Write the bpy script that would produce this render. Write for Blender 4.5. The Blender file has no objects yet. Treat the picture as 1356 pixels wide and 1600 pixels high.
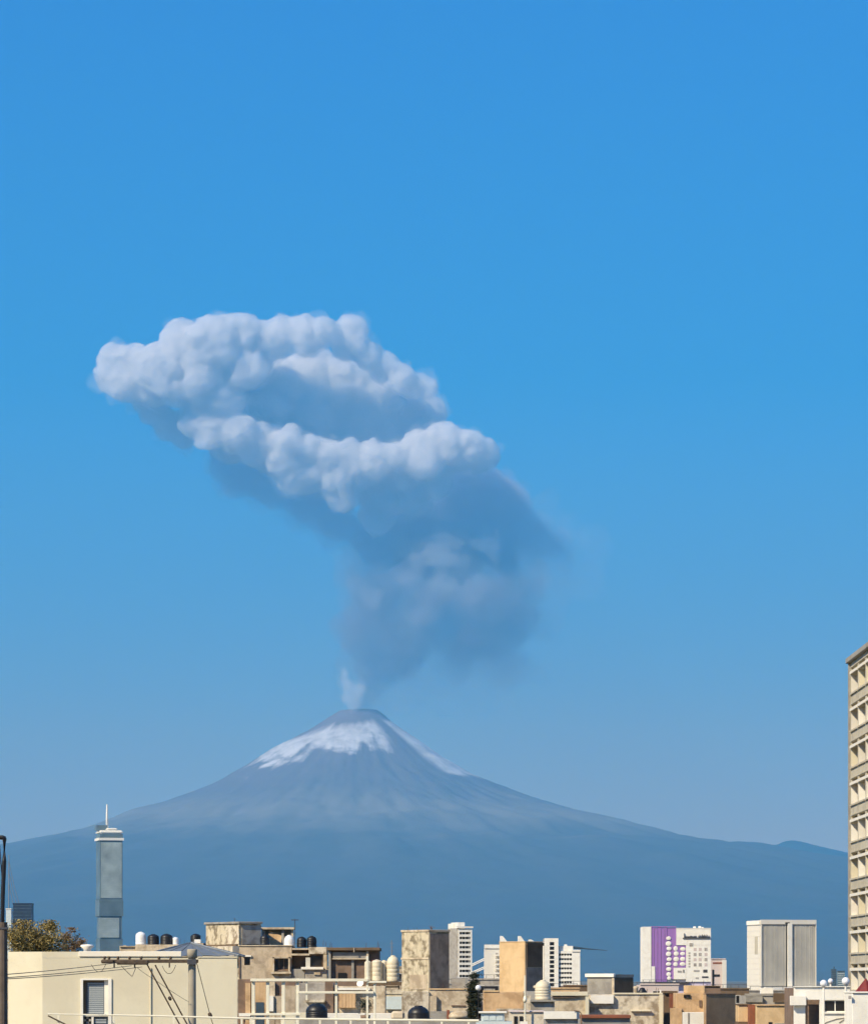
import bpy, bmesh, math, random
import numpy as np
from mathutils import Vector, noise, Matrix

R = math.radians
sc = bpy.context.scene
C = sc.collection

# ------------------------------------------------------------------ camera
F = 5530.0            # focal length in pixels of the 1356 x 1600 photograph
PX0, PY0 = 678.0, 1530.0   # column of the optical axis, row of the horizon
CAMZ = 14.0
cam_d = bpy.data.cameras.new('camera')
cam = bpy.data.objects.new('camera', cam_d)
C.objects.link(cam)
cam.location = (0, 0, CAMZ)
cam.rotation_euler = (R(90), 0, 0)
cam_d.sensor_fit = 'VERTICAL'
cam_d.sensor_height = 24.0
cam_d.lens = 24.0 * F / 1600.0
cam_d.shift_y = (PY0 - 800.0) / 1600.0
cam_d.clip_start = 0.5
cam_d.clip_end = 250000.0
sc.camera = cam

# ------------------------------------------------------------------ sky, sun, exposure
SUN_EL, SUN_AZ = 40.0, 48.0          # elevation; degrees left of straight behind the camera
to_sun = Vector((-math.sin(R(SUN_AZ)) * math.cos(R(SUN_EL)), -math.cos(R(SUN_AZ)) * math.cos(R(SUN_EL)), math.sin(R(SUN_EL))))
w = bpy.data.worlds.new('World')
sc.world = w
w.use_nodes = True
wn = w.node_tree
bg = wn.nodes['Background']
sky = wn.nodes.new('ShaderNodeTexSky')
sky.sky_type = 'NISHITA'
sky.sun_disc = False
sky.sun_elevation = R(SUN_EL)
sky.sun_rotation = math.atan2(to_sun.x, to_sun.y)
sky.altitude = 2150
sky.air_density = 1.0
sky.dust_density = 0.2
sky.ozone_density = 4.0
hs = wn.nodes.new('ShaderNodeHueSaturation')
hs.inputs['Saturation'].default_value = 1.5
hs.inputs['Hue'].default_value = 0.506
wn.links.new(sky.outputs[0], hs.inputs['Color'])
# the air close to the horizon is greyer and dimmer than the clear model sky
wtc = wn.nodes.new('ShaderNodeTexCoord')
wsp = wn.nodes.new('ShaderNodeSeparateXYZ')
wn.links.new(wtc.outputs['Generated'], wsp.inputs[0])
wrp = wn.nodes.new('ShaderNodeValToRGB')
while len(wrp.color_ramp.elements) < 4:
    wrp.color_ramp.elements.new(0.5)
for el, (p, c) in zip(wrp.color_ramp.elements, [(0.0, (0.82, 0.43, 0.07)), (0.07, (1.95, 0.75, 0.31)), (0.15, (2.2, 0.95, 0.77)), (0.28, (0.7, 0.97, 1.03))]):
    el.position = p; el.color = (*c, 1)
wn.links.new(wsp.outputs[2], wrp.inputs[0])
wmx = wn.nodes.new('ShaderNodeMix'); wmx.data_type = 'RGBA'; wmx.blend_type = 'MULTIPLY'; wmx.inputs[0].default_value = 1.0
wn.links.new(hs.outputs[0], wmx.inputs[6]); wn.links.new(wrp.outputs[0], wmx.inputs[7])
wn.links.new(wmx.outputs[2], bg.inputs['Color'])
bg.inputs['Strength'].default_value = 0.10

sun_d = bpy.data.lights.new('sun', 'SUN')
sun_d.energy = 5.0
sun_d.angle = R(0.53)
sun_d.color = (1.0, 0.86, 0.62)
sun = bpy.data.objects.new('sun', sun_d)
C.objects.link(sun)
sun.rotation_euler = (-to_sun).to_track_quat('-Z', 'Y').to_euler()

sc.view_settings.view_transform = 'Standard'
sc.view_settings.look = 'None'
sc.view_settings.exposure = 0.65
sc.view_settings.gamma = 1.0
sc.view_settings.use_curve_mapping = False

sc.render.engine = 'CYCLES'
cy = sc.cycles
cy.use_denoising = True
try:
    cy.denoiser = 'OPENIMAGEDENOISE'
except Exception:
    pass
cy.max_bounces = 10
cy.diffuse_bounces = 3
cy.glossy_bounces = 3
cy.transmission_bounces = 4
cy.volume_bounces = 8
cy.use_adaptive_sampling = True
cy.adaptive_threshold = 0.03
cy.adaptive_min_samples = 16
cy.transparent_max_bounces = 64
cy.volume_max_steps = 256

# ------------------------------------------------------------------ helpers
def PX(px, py, d):
    """the point of the place that the photograph shows at pixel (px, py), d metres ahead"""
    return Vector(((px - PX0) * d / F, d, CAMZ + (PY0 - py) * d / F))

def tag(o, label=None, cat=None, group=None, kind=None):
    if label: o['label'] = label
    if cat: o['category'] = cat
    if group: o['group'] = group
    if kind: o['kind'] = kind
    return o

def link(name, me, mat=None, parent=None, loc=None):
    o = bpy.data.objects.new(name, me)
    C.objects.link(o)
    if mat is not None and me is not None:
        me.materials.append(mat)
    if parent is not None:
        o.parent = parent
    if loc is not None:
        o.location = loc
    return o

def empty(name, loc=(0, 0, 0), rz=0.0):
    o = bpy.data.objects.new(name, None)
    C.objects.link(o)
    o.location = loc
    o.rotation_euler = (0, 0, rz)
    return o

# ------------------------------------------------------------------ materials
def node_mat(name):
    m = bpy.data.materials.new(name)
    m.use_nodes = True
    nt = m.node_tree
    return m, nt, nt.nodes['Principled BSDF'], nt.nodes['Material Output']

def N(nt, t, **kw):
    n = nt.nodes.new(t)
    for k, v in kw.items():
        if k in n.inputs:
            n.inputs[k].default_value = v
        else:
            setattr(n, k, v)
    return n

def ramp(nt, src, stops):
    r = nt.nodes.new('ShaderNodeValToRGB')
    e = r.color_ramp.elements
    while len(e) < len(stops):
        e.new(0.5)
    for el, (p, c) in zip(e, stops):
        el.position = p
        el.color = c if len(c) == 4 else (c[0], c[1], c[2], 1)
    nt.links.new(src, r.inputs[0])
    return r

def mth(nt, op, a, b=None, clamp=False):
    n = nt.nodes.new('ShaderNodeMath')
    n.operation = op
    n.use_clamp = clamp
    for i, v in ((0, a), (1, b)):
        if v is None:
            continue
        if isinstance(v, (int, float)):
            n.inputs[i].default_value = v
        else:
            nt.links.new(v, n.inputs[i])
    return n.outputs[0]

_prm = np.random.RandomState(5).permutation(256)
_prm = np.concatenate([_prm, _prm, _prm])
_grd = np.array([(1, 1, 0), (-1, 1, 0), (1, -1, 0), (-1, -1, 0), (1, 0, 1), (-1, 0, 1), (1, 0, -1), (-1, 0, -1), (0, 1, 1), (0, -1, 1), (0, 1, -1), (0, -1, -1)], float)
def pnoise(p):
    """gradient noise for an array of points"""
    i = np.floor(p).astype(int); f = p - i; i &= 255
    u = f * f * f * (f * (f * 6 - 15) + 10)
    out = 0.0
    for dx in (0, 1):
        wx = u[:, 0] if dx else 1 - u[:, 0]
        for dy in (0, 1):
            wy = u[:, 1] if dy else 1 - u[:, 1]
            for dz in (0, 1):
                wz = u[:, 2] if dz else 1 - u[:, 2]
                h = _prm[_prm[_prm[i[:, 0] + dx] + i[:, 1] + dy] + i[:, 2] + dz] % 12
                g = _grd[h]
                out = out + wx * wy * wz * (g[:, 0] * (f[:, 0] - dx) + g[:, 1] * (f[:, 1] - dy) + g[:, 2] * (f[:, 2] - dz))
    return out


def pfract(p, octaves=6, lac=2.05, gain=0.5):
    v = 0.0; amp = 1.0
    for o_ in range(octaves):
        v = v + amp * pnoise(p + 13.7 * o_)
        p = p * lac; amp *= gain
    return v
# ------------------------------------------------------------------ building kit
def wall_mat(name, col, stain=0.25, stain_col=None, scale=0.7, rough=0.9, streak=0.5, grain=0.12):
    """plastered or bare wall: base colour with weather stains, run-off streaks and a fine grain"""
    m, nt, b, out = node_mat(name)
    tc = N(nt, 'ShaderNodeTexCoord')
    geo = N(nt, 'ShaderNodeNewGeometry')
    sc_ = stain_col or tuple(c * 0.38 for c in col)
    n1 = N(nt, 'ShaderNodeTexNoise', Scale=scale, Detail=7.0, Roughness=0.62)
    nt.links.new(geo.outputs['Position'], n1.inputs['Vector'])
    mp = N(nt, 'ShaderNodeMapping'); mp.inputs['Scale'].default_value = (3.2 * scale, 3.2 * scale, 0.42 * scale)
    nt.links.new(geo.outputs['Position'], mp.inputs[0])
    n2 = N(nt, 'ShaderNodeTexNoise', Scale=1.0, Detail=6.0, Roughness=0.6)
    nt.links.new(mp.outputs[0], n2.inputs['Vector'])
    n3 = N(nt, 'ShaderNodeTexNoise', Scale=6.0, Detail=6.0, Roughness=0.7)
    nt.links.new(geo.outputs['Position'], n3.inputs['Vector'])
    r1 = ramp(nt, n1.outputs['Fac'], [(0.46, (0, 0, 0)), (0.6, (1, 1, 1))])
    r2 = ramp(nt, n2.outputs['Fac'], [(0.5, (0, 0, 0)), (0.7, (1, 1, 1))])
    st = mth(nt, 'MAXIMUM', r1.outputs[0], mth(nt, 'MULTIPLY', r2.outputs[0], streak))
    fac = mth(nt, 'MULTIPLY', st, stain, True)
    mx = N(nt, 'ShaderNodeMix'); mx.data_type = 'RGBA'
    nt.links.new(fac, mx.inputs[0]); mx.inputs[6].default_value = (*col, 1); mx.inputs[7].default_value = (*sc_, 1)
    g = N(nt, 'ShaderNodeMapRange'); g.inputs['To Min'].default_value = 1 - grain; g.inputs['To Max'].default_value = 1 + grain
    nt.links.new(n3.outputs['Fac'], g.inputs['Value'])
    vm = N(nt, 'ShaderNodeVectorMath'); vm.operation = 'SCALE'
    nt.links.new(mx.outputs[2], vm.inputs[0]); nt.links.new(g.outputs[0], vm.inputs['Scale'])
    nt.links.new(vm.outputs[0], b.inputs['Base Color'])
    b.inputs['Roughness'].default_value = rough
    bp = N(nt, 'ShaderNodeBump', Strength=0.25, Distance=0.02)
    nt.links.new(n3.outputs['Fac'], bp.inputs['Height'])
    nt.links.new(bp.outputs[0], b.inputs['Normal'])
    return m

def plain_mat(name, col, rough=0.6, metal=0.0, vary=0.15, scale=3.0):
    m, nt, b, out = node_mat(name)
    geo = N(nt, 'ShaderNodeNewGeometry')
    n1 = N(nt, 'ShaderNodeTexNoise', Scale=scale, Detail=5.0)
    nt.links.new(geo.outputs['Position'], n1.inputs['Vector'])
    lo = tuple(c * (1 - vary) for c in col); hi = tuple(min(1, c * (1 + vary)) for c in col)
    r = ramp(nt, n1.outputs['Fac'], [(0.3, lo), (0.7, hi)])
    nt.links.new(r.outputs[0], b.inputs['Base Color'])
    b.inputs['Roughness'].default_value = rough
    b.inputs['Metallic'].default_value = metal
    return m

M = dict(
    brightcream=wall_mat('bright_cream_trim', (0.86, 0.80, 0.66), 0.08, (0.6, 0.5, 0.4), 0.5, grain=0.04),
    sideshade=wall_mat('shade_toned_concrete', (0.37, 0.29, 0.225), 0.6, (0.16, 0.12, 0.09), 1.2, streak=1.0),  # streaked concrete, darkened so its colour carries the shade of the tower sides
    cream=wall_mat('cream_plaster', (0.72, 0.66, 0.49), 0.3, (0.56, 0.48, 0.33), 0.45, grain=0.05),
    white=wall_mat('white_plaster', (0.86, 0.83, 0.74), 0.3, (0.62, 0.56, 0.46), 0.6, grain=0.05),
    offwhite=wall_mat('off_white_render', (0.74, 0.70, 0.61), 0.12, (0.52, 0.48, 0.4), 0.2, grain=0.05),
    beige=wall_mat('beige_plaster', (0.55, 0.45, 0.32), 0.75, (0.30, 0.23, 0.155), 1.0, streak=0.9),
    sand=wall_mat('sand_plaster', (0.62, 0.52, 0.37), 0.85, (0.35, 0.27, 0.18), 1.1, streak=0.9),
    tan=wall_mat('tan_plaster', (0.62, 0.42, 0.23), 0.8, (0.42, 0.26, 0.13), 1.0, streak=0.9),
    peach=wall_mat('peach_plaster', (0.68, 0.48, 0.26), 0.6, (0.50, 0.33, 0.16), 0.9, streak=0.9),
    stained=wall_mat('stained_concrete', (0.60, 0.52, 0.37), 0.95, (0.20, 0.16, 0.10), 1.5, streak=0.6),
    mottled=wall_mat('mottled_plaster', (0.68, 0.60, 0.46), 0.95, (0.27, 0.21, 0.14), 1.3, streak=0.4),
    concrete=wall_mat('grey_concrete', (0.34, 0.32, 0.28), 0.55, (0.17, 0.15, 0.13), 0.9),
    tower=wall_mat('tower_concrete', (0.52, 0.47, 0.36), 0.5, (0.33, 0.29, 0.21), 0.8, streak=0.7),
    brown=wall_mat('brown_brick_wall', (0.24, 0.16, 0.11), 0.5, (0.10, 0.07, 0.05), 1.2),
    darkwall=wall_mat('dark_bare_wall', (0.17, 0.115, 0.07), 0.5, (0.075, 0.05, 0.03), 0.8),
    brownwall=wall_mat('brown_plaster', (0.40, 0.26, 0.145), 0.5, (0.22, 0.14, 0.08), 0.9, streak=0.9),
    rust=wall_mat('red_brown_wall', (0.27, 0.09, 0.045), 0.4, (0.12, 0.05, 0.03), 1.2),
    grey=wall_mat('grey_render', (0.42, 0.39, 0.34), 0.7, (0.22, 0.19, 0.155), 1.0, streak=0.9),
    ltblue=wall_mat('pale_blue_wall', (0.60, 0.68, 0.68), 0.25, (0.45, 0.48, 0.45), 0.8),
    roof=wall_mat('roof_screed', (0.33, 0.28, 0.22), 0.5, (0.2, 0.15, 0.11), 0.6),
    purple=wall_mat('purple_panel', (0.31, 0.16, 0.44), 0.15, (0.24, 0.12, 0.36), 0.1, grain=0.04),
    lilac=wall_mat('lilac_panel', (0.62, 0.54, 0.66), 0.15, (0.5, 0.42, 0.55), 0.1, grain=0.04),
    pinkish=wall_mat('pinkish_render', (0.62, 0.52, 0.47), 0.15, (0.45, 0.36, 0.33), 0.1, grain=0.04),
    fins=plain_mat('grey_sun_fins', (0.60, 0.57, 0.49), 0.7, 0, 0.12, 0.2),
    glass=plain_mat('dark_glass', (0.014, 0.012, 0.011), 0.35, 0, 0.3, 1.0),
    navy=plain_mat('navy_glass', (0.012, 0.028, 0.06), 0.5, 0, 0.2, 0.05),
    blueglass=plain_mat('blue_tinted_glass', (0.06, 0.10, 0.14), 0.15, 0, 0.3, 0.4),
    towerglass=plain_mat('pale_curtain_glass', (0.31, 0.37, 0.36), 0.4, 0, 0.35, 0.035),
    towerglass2=plain_mat('grey_curtain_glass', (0.12, 0.17, 0.19), 0.35, 0, 0.3, 0.04),
    blind=plain_mat('pale_blind', (0.36, 0.40, 0.42), 0.7, 0, 0.05),
    black=plain_mat('black_plastic', (0.012, 0.012, 0.014), 0.45, 0, 0.3),
    blackmetal=plain_mat('black_painted_steel', (0.008, 0.008, 0.012), 0.4, 0, 0.3),
    tankcream=plain_mat('cream_plastic', (0.68, 0.60, 0.44), 0.5, 0, 0.06),
    tankwhite=plain_mat('white_plastic', (0.80, 0.80, 0.78), 0.45, 0, 0.04),
    whitesteel=plain_mat('white_painted_steel', (0.82, 0.77, 0.60), 0.45, 0, 0.06),
    galv=plain_mat('galvanised_sheet', (0.27, 0.29, 0.30), 0.45, 0.5, 0.15),
    wood=plain_mat('old_timber', (0.085, 0.06, 0.04), 0.85, 0, 0.35, 8),
    polec=wall_mat('pole_concrete', (0.40, 0.36, 0.28), 0.3, (0.26, 0.22, 0.16), 2.0),
    wire=plain_mat('cable_sheath', (0.05, 0.042, 0.03), 0.7, 0, 0.2),
    red=plain_mat('dark_red_canvas', (0.16, 0.012, 0.012), 0.7, 0, 0.2),
    globe=plain_mat('opal_globe', (0.82, 0.82, 0.84), 0.25, 0, 0.02),
    ink=plain_mat('dark_lettering', (0.05, 0.045, 0.045), 0.6, 0, 0.1),
    curtain=plain_mat('pale_curtain', (0.62, 0.60, 0.52), 0.9, 0, 0.08),
    steel=plain_mat('steel', (0.10, 0.10, 0.11), 0.5, 0.6, 0.2),
)

def mesh_boxes(name, boxes):
    """boxes: (x0,x1,y0,y1,z0,z1) in one mesh"""
    vs, fs = [], []
    for (x0, x1, y0, y1, z0, z1) in boxes:
        o = len(vs)
        vs += [(x0, y0, z0), (x1, y0, z0), (x1, y1, z0), (x0, y1, z0), (x0, y0, z1), (x1, y0, z1), (x1, y1, z1), (x0, y1, z1)]
        fs += [tuple(o + i for i in f) for f in ((0, 3, 2, 1), (4, 5, 6, 7), (0, 1, 5, 4), (1, 2, 6, 5), (2, 3, 7, 6), (3, 0, 4, 7))]
    me = bpy.data.meshes.new(name)
    me.from_pydata(vs, [], fs)
    return me

def bevel(me, w, seg=1):
    bm = bmesh.new(); bm.from_mesh(me)
    bmesh.ops.bevel(bm, geom=bm.edges[:], offset=w, segments=seg, affect='EDGES', clamp_overlap=True)
    bm.to_mesh(me); bm.free()
    return me

def mesh_lathe(name, prof, seg=24):
    vs, fs = [], []
    for (r, z) in prof:
        for k in range(seg):
            a = 2 * math.pi * k / seg
            vs.append((r * math.cos(a), r * math.sin(a), z))
    for i in range(len(prof) - 1):
        for k in range(seg):
            a = i * seg + k; b = i * seg + (k + 1) % seg
            fs.append((a, b, b + seg, a + seg))
    fs.append(tuple(range(seg - 1, -1, -1)))
    n = (len(prof) - 1) * seg
    fs.append(tuple(range(n, n + seg)))
    me = bpy.data.meshes.new(name)
    me.from_pydata(vs, [], fs)
    for p in me.polygons:
        p.use_smooth = len(p.vertices) == 4
    return me

def mesh_tube(name, pts, r0, r1=None, seg=6):
    pts = [Vector(p) for p in pts]
    r1 = r0 if r1 is None else r1
    vs, fs = [], []
    n = len(pts)
    for i, p in enumerate(pts):
        t = (pts[min(i + 1, n - 1)] - pts[max(i - 1, 0)]).normalized()
        u = t.cross(Vector((0, 0, 1)))
        if u.length < 1e-3:
            u = t.cross(Vector((1, 0, 0)))
        u.normalize(); v = t.cross(u)
        r = r0 + (r1 - r0) * i / max(1, n - 1)
        for k in range(seg):
            a = 2 * math.pi * k / seg
            vs.append(p + u * (r * math.cos(a)) + v * (r * math.sin(a)))
    for i in range(n - 1):
        for k in range(seg):
            a = i * seg + k; b = i * seg + (k + 1) % seg
            fs.append((a, a + seg, b + seg, b))
    fs.append(tuple(range(seg))); fs.append(tuple(range((n - 1) * seg + seg - 1, (n - 1) * seg - 1, -1)))
    me = bpy.data.meshes.new(name)
    me.from_pydata(vs, [], fs)
    return me

def mesh_wall(name, x0, x1, z0, z1, y, th, holes):
    """one slab (front face at y, thickness th) with rectangular openings (x0,x1,z0,z1)"""
    xs = sorted({x0, x1, *[h[0] for h in holes], *[h[1] for h in holes]})
    zs = sorted({z0, z1, *[h[2] for h in holes], *[h[3] for h in holes]})
    idx = {}
    vs, fs = [], []
    def V(x, yy, z):
        k = (round(x, 5), round(yy, 5), round(z, 5))
        if k not in idx:
            idx[k] = len(vs); vs.append(k)
        return idx[k]
    def solid(i, j):
        if i < 0 or j < 0 or i >= len(xs) - 1 or j >= len(zs) - 1:
            return False
        cx, cz = (xs[i] + xs[i + 1]) / 2, (zs[j] + zs[j + 1]) / 2
        return not any(h[0] < cx < h[1] and h[2] < cz < h[3] for h in holes)
    for i in range(len(xs) - 1):
        for j in range(len(zs) - 1):
            if not solid(i, j):
                continue
            a, b, c, d = xs[i], xs[i + 1], zs[j], zs[j + 1]
            fs.append((V(a, y, c), V(b, y, c), V(b, y, d), V(a, y, d)))
            fs.append((V(a, y + th, c), V(a, y + th, d), V(b, y + th, d), V(b, y + th, c)))
            if not solid(i - 1, j): fs.append((V(a, y, c), V(a, y, d), V(a, y + th, d), V(a, y + th, c)))
            if not solid(i + 1, j): fs.append((V(b, y, c), V(b, y + th, c), V(b, y + th, d), V(b, y, d)))
            if not solid(i, j - 1): fs.append((V(a, y, c), V(a, y + th, c), V(b, y + th, c), V(b, y, c)))
            if not solid(i, j + 1): fs.append((V(a, y, d), V(b, y, d), V(b, y + th, d), V(a, y + th, d)))
    me = bpy.data.meshes.new(name)
    me.from_pydata(vs, [], fs)
    return me

def mesh_prism(name, poly, z0, z1):
    n = len(poly)
    vs = [(x, y, z0) for x, y in poly] + [(x, y, z1) for x, y in poly]
    fs = [tuple(range(n - 1, -1, -1)), tuple(range(n, 2 * n))] + [(i, (i + 1) % n, n + (i + 1) % n, n + i) for i in range(n)]
    me = bpy.data.meshes.new(name)
    me.from_pydata(vs, [], fs)
    return me

class Thing:
    """an Empty at the thing's base; px is the photograph column of its reference corner, d its distance,
    phi turns the front to the left so that the right-hand side shows as well"""
    def __init__(s, name, label, cat, px, d, phi=0.0, base=0.0, group=None):
        s.d, s.px, s.phi, s.base = d, px, R(phi), base
        s.o = empty(name, ((px - PX0) * d / F, d, base), -R(phi))
        tag(s.o, label, cat, group)
    def x(s, px): return (px - s.px) * s.d / F / math.cos(s.phi)
    def y(s, px): return (px - s.px) * s.d / F / math.sin(s.phi)
    def z(s, py): return CAMZ + (PY0 - py) * s.d / F - s.base
    def w(s, n): return n * s.d / F
    def add(s, name, me, mat, parent=None):
        return link(name, me, M[mat] if isinstance(mat, str) else mat, parent or s.o)
    def box(s, name, x0, x1, y0, y1, z0, z1, mat, parent=None, bv=0.0):
        me = mesh_boxes(name, [(min(x0, x1), max(x0, x1), y0, y1, min(z0, z1), max(z0, z1))])
        if bv: bevel(me, bv)
        return s.add(name, me, mat, parent)
    def pbox(s, name, p0, p1, q0, q1, y0, y1, mat, parent=None, bv=0.0):
        """box given by photograph columns p0..p1 and rows q0 (top)..q1; q1 None = down to the base"""
        return s.box(name, s.x(p0), s.x(p1), y0, y1, 0.0 if q1 is None else s.z(q1), s.z(q0), mat, parent, bv)
    def window(s, p0, p1, q0, q1, y=0.12, mat='glass', frame='white', bars=1, sill=True, fr=0.05, proud=0.0):
        x0, x1, z0, z1 = s.x(p0), s.x(p1), s.z(q1), s.z(q0)
        wd = s.box('window', x0, x1, y, y + 0.02, z0, z1, mat)
        bx = [(x0, x0 + fr, y - 0.04, y - 0.003, z0, z1), (x1 - fr, x1, y - 0.04, y - 0.003, z0, z1), (x0 + fr, x1 - fr, y - 0.04, y - 0.003, z0, z0 + fr), (x0 + fr, x1 - fr, y - 0.04, y - 0.003, z1 - fr, z1)]
        for i in range(bars):
            c = x0 + (x1 - x0) * (i + 1) / (bars + 1)
            bx.append((c - fr / 2, c + fr / 2, y - 0.035, y - 0.004, z0 + fr, z1 - fr))
        s.add('frame', mesh_boxes('frame', bx), frame, wd)
        if sill:
            s.box('sill', x0 - 0.08, x1 + 0.08, -0.10, y - 0.05, z0 - 0.09, z0 - 0.004, frame, wd)
        return wd

def corner_block(name, label, cat, xl, xc, xr, top, d, phi, front, base=0.0, bottom=None, side=None, roof='roof', cap=0.0, group=None, wallname='wall'):
    """plain block seen over its corner: front face between columns xl..xc, shaded side xc..xr"""
    t = Thing(name, label, cat, xc, d, phi, base, group)
    W, D = -t.x(xl), t.y(xr)
    z1 = t.z(top)
    z0 = 0.0 if bottom is None else t.z(bottom)
    t.W, t.D, t.z1 = W, D, z1
    me = mesh_boxes(wallname, [(-W, 0, 0, D, z0, z1)])
    bevel(me, 0.02)
    t.add(wallname, me, front)
    return t
# ------------------------------------------------------------------ ground
D_MT = 43000.0
def ground_mat():
    m, nt, b, out = node_mat('ground')
    tc = N(nt, 'ShaderNodeTexCoord')
    n1 = N(nt, 'ShaderNodeTexNoise', Scale=0.0012, Detail=8.0)
    nt.links.new(tc.outputs['Object'], n1.inputs['Vector'])
    r = ramp(nt, n1.outputs['Fac'], [(0.3, (0.06, 0.07, 0.035)), (0.55, (0.16, 0.13, 0.085)), (0.75, (0.10, 0.09, 0.06))])
    nt.links.new(r.outputs[0], b.inputs['Base Color'])
    b.inputs['Roughness'].default_value = 0.95
    return m
me = bpy.data.meshes.new('ground')
GX, GY0, GY1 = 64000.0, -6000.0, 74000.0
me.from_pydata([(-GX, GY0, 0), (GX, GY0, 0), (GX, GY1, 0), (-GX, GY1, 0)], [], [(0, 1, 2, 3)])
tag(link('ground', me, ground_mat()), kind='structure')

# ------------------------------------------------------------------ volcano
MPP = D_MT / F     # metres per photograph pixel at the volcano
XC = (560 - PX0) * MPP
left_sil = [(556, 1106), (537, 1104), (512, 1119), (480, 1139), (432, 1165), (385, 1196), (330, 1225), (262, 1252), (200, 1271), (150, 1290), (80, 1308), (20, 1322), (-120, 1350), (-330, 1385), (-700, 1440), (-1200, 1500), (-1700, 1528), (-2400, 1531)]
right_sil = [(566, 1103), (578, 1103), (592, 1109), (612, 1125), (650, 1152), (690, 1181), (740, 1212), (785, 1228), (835, 1246), (900, 1266), (960, 1281), (1020, 1295), (1062, 1306), (1092, 1316), (1135, 1322), (1200, 1326), (1330, 1348), (1600, 1400), (2100, 1480), (2600, 1522), (3000, 1529), (3520, 1531)]
lr = np.array([(560 - x) * MPP for x, y in left_sil]); lh = np.array([(PY0 - y) * MPP for x, y in left_sil])
rr = np.array([(x - 560) * MPP for x, y in right_sil]); rh = np.array([(PY0 - y) * MPP for x, y in right_sil])

def volcano():
    NA, NR = 420, 190
    rad = np.concatenate([np.linspace(40, 300, 8), 300 + (np.linspace(0, 1, NR - 8)[1:] ** 1.7) * 19000])
    ang = 2 * np.pi * np.arange(NA) / NA
    r = np.repeat(rad, NA); an = np.tile(ang, len(rad))
    ca, sa = np.cos(an), np.sin(an)
    wgt = 0.5 + 0.5 * ca
    wgt = wgt * wgt * (3 - 2 * wgt)
    h = np.interp(r, lr, lh) * (1 - wgt) + np.interp(r, rr, rh) * wgt
    x, y = r * ca, r * sa
    # gullies running down the flanks, deeper half-way down
    q = 5.0 + 3.0 * np.minimum(r / 4000, 1)
    g = pfract(np.stack([ca * q, sa * q, r / 5200.0], 1))
    g2 = pfract(np.stack([x / 900, y / 900, 0 * x + 3.1], 1))
    side = np.minimum(1.0, np.abs(sa) * 1.5 + 0.22)            # keep the outline on the measured profile
    amp = 62 * np.clip((r - 700) / 1800, 0, 1) * side
    h = h + amp * g + 44 * np.minimum(1, r / 700) * (0.6 + 0.4 * side) * g2
    h = h - np.clip(230 - r, 0, None) * 0.6
    fade = np.clip((19000 - r) / 2500, 0, 1)
    h = h * fade - 6 * (1 - fade)
    vs = [tuple(v) for v in np.stack([x, y, h], 1).tolist()]
    fs = []
    for i in range(len(rad) - 1):
        for k in range(NA):
            a = i * NA + k; b = i * NA + (k + 1) % NA
            fs.append((a, b, b + NA, a + NA))
    vs.append((0, 0, vs[0][2] - 30)); c = len(vs) - 1
    for k in range(NA):
        fs.append((c, (k + 1) % NA, k))
    me = bpy.data.meshes.new('volcano')
    me.from_pydata(vs, [], fs)
    me.shade_smooth()
    return me

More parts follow.
